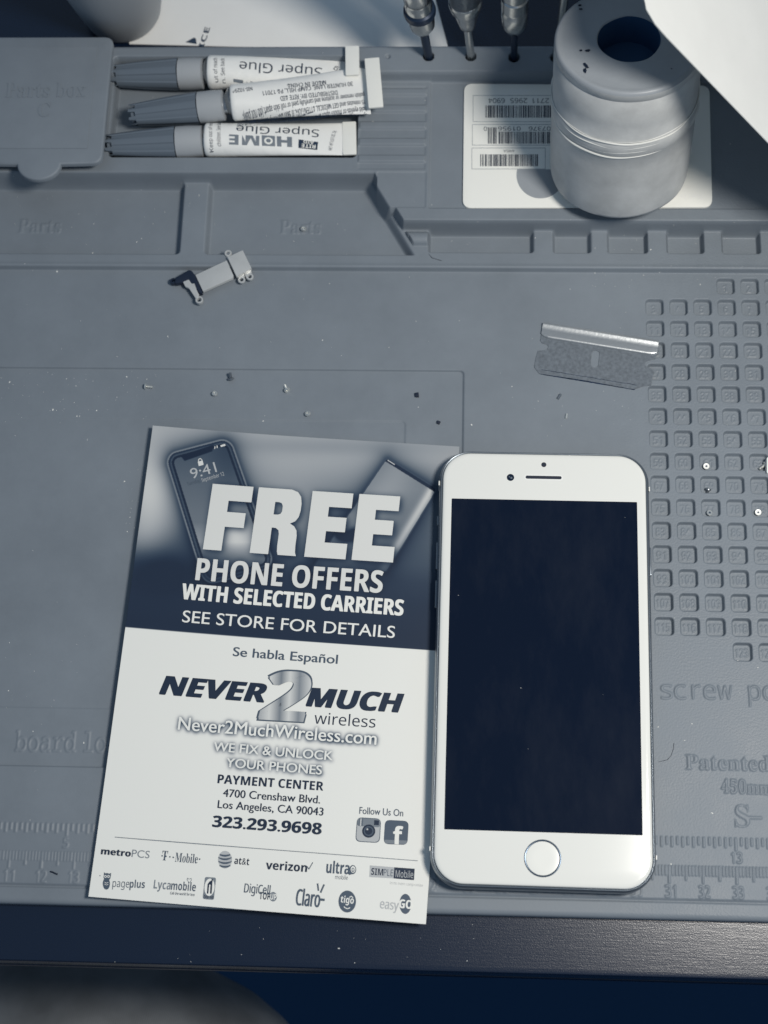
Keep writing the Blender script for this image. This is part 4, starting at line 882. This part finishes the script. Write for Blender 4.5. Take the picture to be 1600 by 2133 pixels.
# ------------------------------------------------------------------ screws, washers and crumbs
M_screw = mat('screw_steel', 225, .33, metal=.8); M_sdark = mat('screw_dark', 150, .3, metal=.85); M_swhite = mat('bright_zinc', 230, .35, metal=.15)
M_recess = mat('screw_recess', 70, .4)
def screw(label, p, zbase, zdir, m=M_screw, r=.95, l=1.9, flat=False, size=1., name='screw', group='small screws scattered on the mat'):
    size *= 1.2; c = at(p[0], p[1], zbase + .6)
    o = thing(name, label, 'screw', (c[0], c[1], zbase), group); zd = np.array(zdir, float); zd /= np.linalg.norm(zd)
    M0 = frame((c[0], c[1], zbase + (.75 * size)), (1, .3, .1), zd)
    hd = [(.25, .12), (.3, .32), (.62, .42), (.9, .34), (1.0, .1), (1.0, -.12), (.5, -.16)] if not flat else [(.3, .1), (.36, .25), (.9, .27), (1.0, .2), (1.0, .02), (.4, 0)]
    g = Geo(); g.add(*lathe([(.02, hd[0][1])] + hd, 28, None, False, False)); V_ = np.concatenate(g.V) * [r * size, r * size, size]; g.V = [V_ @ M0[:3, :3].T + M0[:3, 3]]; hd_o = g.build('head', m, o)
    if flat: g = Geo(); g.add(*xf(lathe([(.36 * r * size, .2 * size), (.36 * r * size, .29 * size), (.3 * r * size, .3 * size), (.02, .22 * size)], 16), M0)); g.build('recess', M_recess, hd_o)
    pr = []
    k = 0; z = -.1
    while z > -l: pr.append((.5 * size * (1.0 if k % 2 else .78), z * size)); z -= .16; k += 1
    pr.append((.2 * size, -l * size)); g = Geo(); g.add(*lathe(pr, 20, M0)); g.build('shank', m, o)
screw('tiny silver screw on its side, shank pointing right, above the flyer corner', (303, 805), -.88, (-1, .05, .12), size=.8, r=1.0, l=2.6)
screw('tiny dull screw standing on its head, uppermost of the loose ones', (481, 789), -.88, (.1, -.75, -.5), M_sdark, size=.95, l=1.8)
screw('tiny round-headed screw, head up, below the uppermost loose one', (447, 820), -.88, (.1, .3, .9), size=.85, l=.5)
screw('tiny tilted screw with its threads showing, middle of the mat', (598, 813), -.88, (.35, -.8, .35), size=.9, l=2.2)
screw('tiny round-headed screw just above the top edge of the flyer', (641, 862), -.88, (-.2, .4, .9), size=.9, l=.5)
screw('tiny screw lying on the raised word in the right parts tray', (632, 477), -2., (.1, .3, .9), size=.9, l=.5)
gp = 'screws kept in the numbered pockets'
screw('white flat-headed screw in pocket 61', (1471, 972), -1.88, (0, -.1, 1), M_swhite, .85, .5, True, group=gp)
screw('dark little screw on its side in pocket 69', (1475, 1020), -1.88, (.2, .8, .45), M_sdark, size=.85, l=1.4, group=gp)
screw('small silver screw with a dark recess in pocket 77', (1478, 1069), -1.88, (.1, .2, 1), M_screw, .9, .5, True, size=.9, group=gp)
screw('white flat-headed screw in pocket 79', (1579, 1068), -1.88, (0, -.1, 1), M_swhite, .85, .5, True, group=gp)
screw('pointed silver screw beside the white chip in pocket 63', (1594, 968), -1.88, (.75, .6, .1), M_screw, .9, 2.4, size=.9, group=gp)
g = Geo(); P = [at2(p, .9) for p in ((1597, 953), (1640, 950), (1640, 988), (1597, 986))]; g.add(*prism(round_poly(P, .5, 4), -1.6, 1.2, .2)); o = g.build('plastic_chip', mat('white_chip', 235, .4), origin=(*np.mean(P, 0), -1.3)); tag(o, 'white plastic chip at the edge of the pockets, beside a pointed screw', 'chip')
def crumb(label, pts, z0, h, gg, name, cat):
    P = [at2(p, z0 + h) for p in pts]; g = Geo(); g.add(*prism(P, z0, z0 + h, .08)); tag(g.build(name, mat(name + '_m', gg, .5), origin=(*np.mean(P, 0), z0)), label, cat)
crumb('black square foam crumb left of the mat recess corner', [(864, 818), (872, 817), (873, 826), (865, 826)], -.88, .8, 12, 'foam_crumb', 'crumb')
crumb('black foam crumb just above the right corner of the flyer', [(911, 875), (918, 878), (915, 883), (910, 881)], -.88, .8, 14, 'foam_crumb', 'crumb')
def pin(label, p, q_, r, m):
    a, b = at(*p, .3), at(*q_, .3); g = Geo(); g.add(*tube([a, b], r, 10)); tag(g.build('steel_pin', m, origin=a), label, 'pin')
pin('short dark metal pin below the razor blade', (1162, 831), (1168, 821), .45, M_sdark); pin('short pale metal pin farther below the razor blade', (1179.5, 872), (1181, 862), .4, M_screw)
g = Geo(); pts = [at(x, y, z) for x, y, z in ((104.5, 1815.5, .15), (110, 1817, .25), (115, 1819.5, .3), (120, 1821.5, .2))]; g.add(*tube(pts, .22, 6)); tag(g.build('fibre', M_hole, origin=pts[0]), 'short dark fibre on the ruler, right of the number 12', 'fibre')
g = Geo(); pts = [at(x, y, .1) for x, y in ((1372, 1587), (1390, 1583), (1398, 1574), (1403, 1560), (1404, 1548))]; g.add(*tube(pts, .06, 5)); tag(g.build('hair', M_hole, origin=pts[0]), 'fine dark hair left of the raised word on the mat', 'hair')
g = Geo(); pts = [at(x, y, z) for x, y, z in ((883, 514, 1.2), (888, 523, 1.8), (900, 537, 2.2), (920, 543, 2.2))]; g.add(*tube(pts, .06, 5)); tag(g.build('hair', M_hole, origin=pts[0]), 'fine curved hair beside the first tool slot', 'hair')

# dust and lint: pale specks on the mat and the desk
g = Geo()
def speck(x, y, z, r):
    n = RNG.integers(5, 8); a = np.linspace(0, 6.28, n, endpoint=False) ; e = r * RNG.uniform(.5, 1.2, n); st = RNG.uniform(.5, 1.6); th = RNG.uniform(0, 3.14)
    ux, uy = e * np.cos(a) * st, e * np.sin(a); P = np.stack([x + ux * math.cos(th) - uy * math.sin(th), y + ux * math.sin(th) + uy * math.cos(th), np.full(n, z + .05)], 1)
    g.add(np.concatenate([P, P + [0, 0, r * .7]]) if False else P, [tuple(range(n))]); g.add([P.mean(0) + [0, 0, r * .6]] + list(P), [(0, k + 1, (k + 1) % n + 1) for k in range(n)])
xs, ys = [], []
def cloud(n, f):
    for _ in range(n): x, y = f(); xs.append(x); ys.append(y)
U_ = RNG.uniform
cloud(230, lambda: (U_(-150, 120), U_(-62, 228)))
for (x0, x1, y0, y1, n) in ((0, 350, 770, 880, 70), (0, 420, 370, 530, 40), (1230, 1560, 560, 600, 36), (430, 720, 380, 540, 16), (590, 640, 960, 1290, 0), (255, 305, 960, 1120, 26), (880, 1590, 470, 530, 24), (1370, 1590, 1380, 1740, 20), (1100, 1340, 780, 900, 22), (0, 180, 1280, 1480, 16)):
    for _ in range(n): p = at2((U_(x0, x1), U_(y0, y1)), 0); xs.append(p[0]); ys.append(p[1])
xs, ys = np.array(xs), np.array(ys); zs_ = relief(xs, ys)
ql = fl_loc(np.stack([xs, ys], 1)); onf = (np.abs(ql[:, 0]) < 51.5) & (np.abs(ql[:, 1]) < 77); onp = (np.abs(xs - PC[0]) < 35) & (np.abs(ys - PC[1]) < 70)
for x, y, z, a_, b_ in zip(xs, ys, zs_, onf, onp):
    if not (a_ or b_ or y > 228.5): speck(x, y, z, float(np.clip(RNG.lognormal(-2.35, .5), .05, .34)))
for _ in range(20): p = at2((U_(200, 1000), U_(1925, 2010)), -5); speck(p[0], p[1], -5, float(np.clip(RNG.lognormal(-2.2, .5), .05, .4)))
for p in ((1085, 1433), (1256, 1447), (1100, 1560), (1302, 1078), (1205, 1019), (955, 1240)): p2 = at2(p, 7.6); speck(p2[0], p2[1], 7.6, .11)
tag(g.build('dust', mat('pale_lint', 225, .6), angle=10), 'pale dust specks strewn over the mat and desk', 'dust', kind='stuff')

# ------------------------------------------------------------------ the sitter's lap below the desk edge
g = Geo(); n = 48; R = []
kn = at(330, 1985, -105); hp = at(60, 2700, -125)
for k in range(30):
    t = k / 29; c = kn + (hp - kn) * t * 1.25; rx = (74 + 24 * t) * math.sqrt(max(.02, 1 - max(0, .22 - t) ** 2 / .0485)); a = np.linspace(0, 2 * np.pi, n, endpoint=False)
    fold = 1 + .035 * np.sin(3 * a + 9 * t) + .02 * np.sin(7 * a - 15 * t)
    ax = (hp - kn) / np.linalg.norm(hp - kn); sx = np.cross(ax, [0, 0, 1.]); sx /= np.linalg.norm(sx); uz = np.cross(sx, ax)
    R.append(c + np.outer(np.cos(a) * rx * fold, sx) + np.outer(np.sin(a) * rx * .8 * fold, uz) - np.array([0, 0, 45.]))
g.add(*loft(R))
M_tr = mat('woven_trousers', 130, .85, spec=.2); nt = M_tr.node_tree; tc = nt.nodes.new('ShaderNodeTexCoord'); wv = nt.nodes.new('ShaderNodeTexWave'); wv.inputs['Scale'].default_value = 420; wv.inputs['Distortion'].default_value = 1.5
nt.links.new(tc.outputs['Object'], wv.inputs['Vector']); n1 = nt.nodes.new('ShaderNodeTexNoise'); n1.inputs['Scale'].default_value = 30; n1.inputs['Detail'].default_value = 6; nt.links.new(tc.outputs['Object'], n1.inputs['Vector'])
mm = nt.nodes.new('ShaderNodeMath'); mm.operation = 'MULTIPLY_ADD'; mm.inputs[1].default_value = .1; nt.links.new(wv.outputs['Fac'], mm.inputs[0]); nt.links.new(n1.outputs['Fac'], mm.inputs[2])
sc_ = nt.nodes.new('ShaderNodeVectorMath'); sc_.operation = 'SCALE'; sc_.inputs[0].default_value = tuple(tone(160)); nt.links.new(mm.outputs['Value'], sc_.inputs['Scale']); nt.links.new(sc_.outputs['Vector'], nt.nodes['Principled BSDF'].inputs['Base Color'])
lap = g.build('person', M_tr, origin=kn, angle=80); tag(lap, 'seated person\'s thigh in mottled grey trousers, below the desk edge', 'person')

bpy.data.objects.remove(_to)
for o in scene.objects:
    if '_org' in o.keys(): del o['_org']
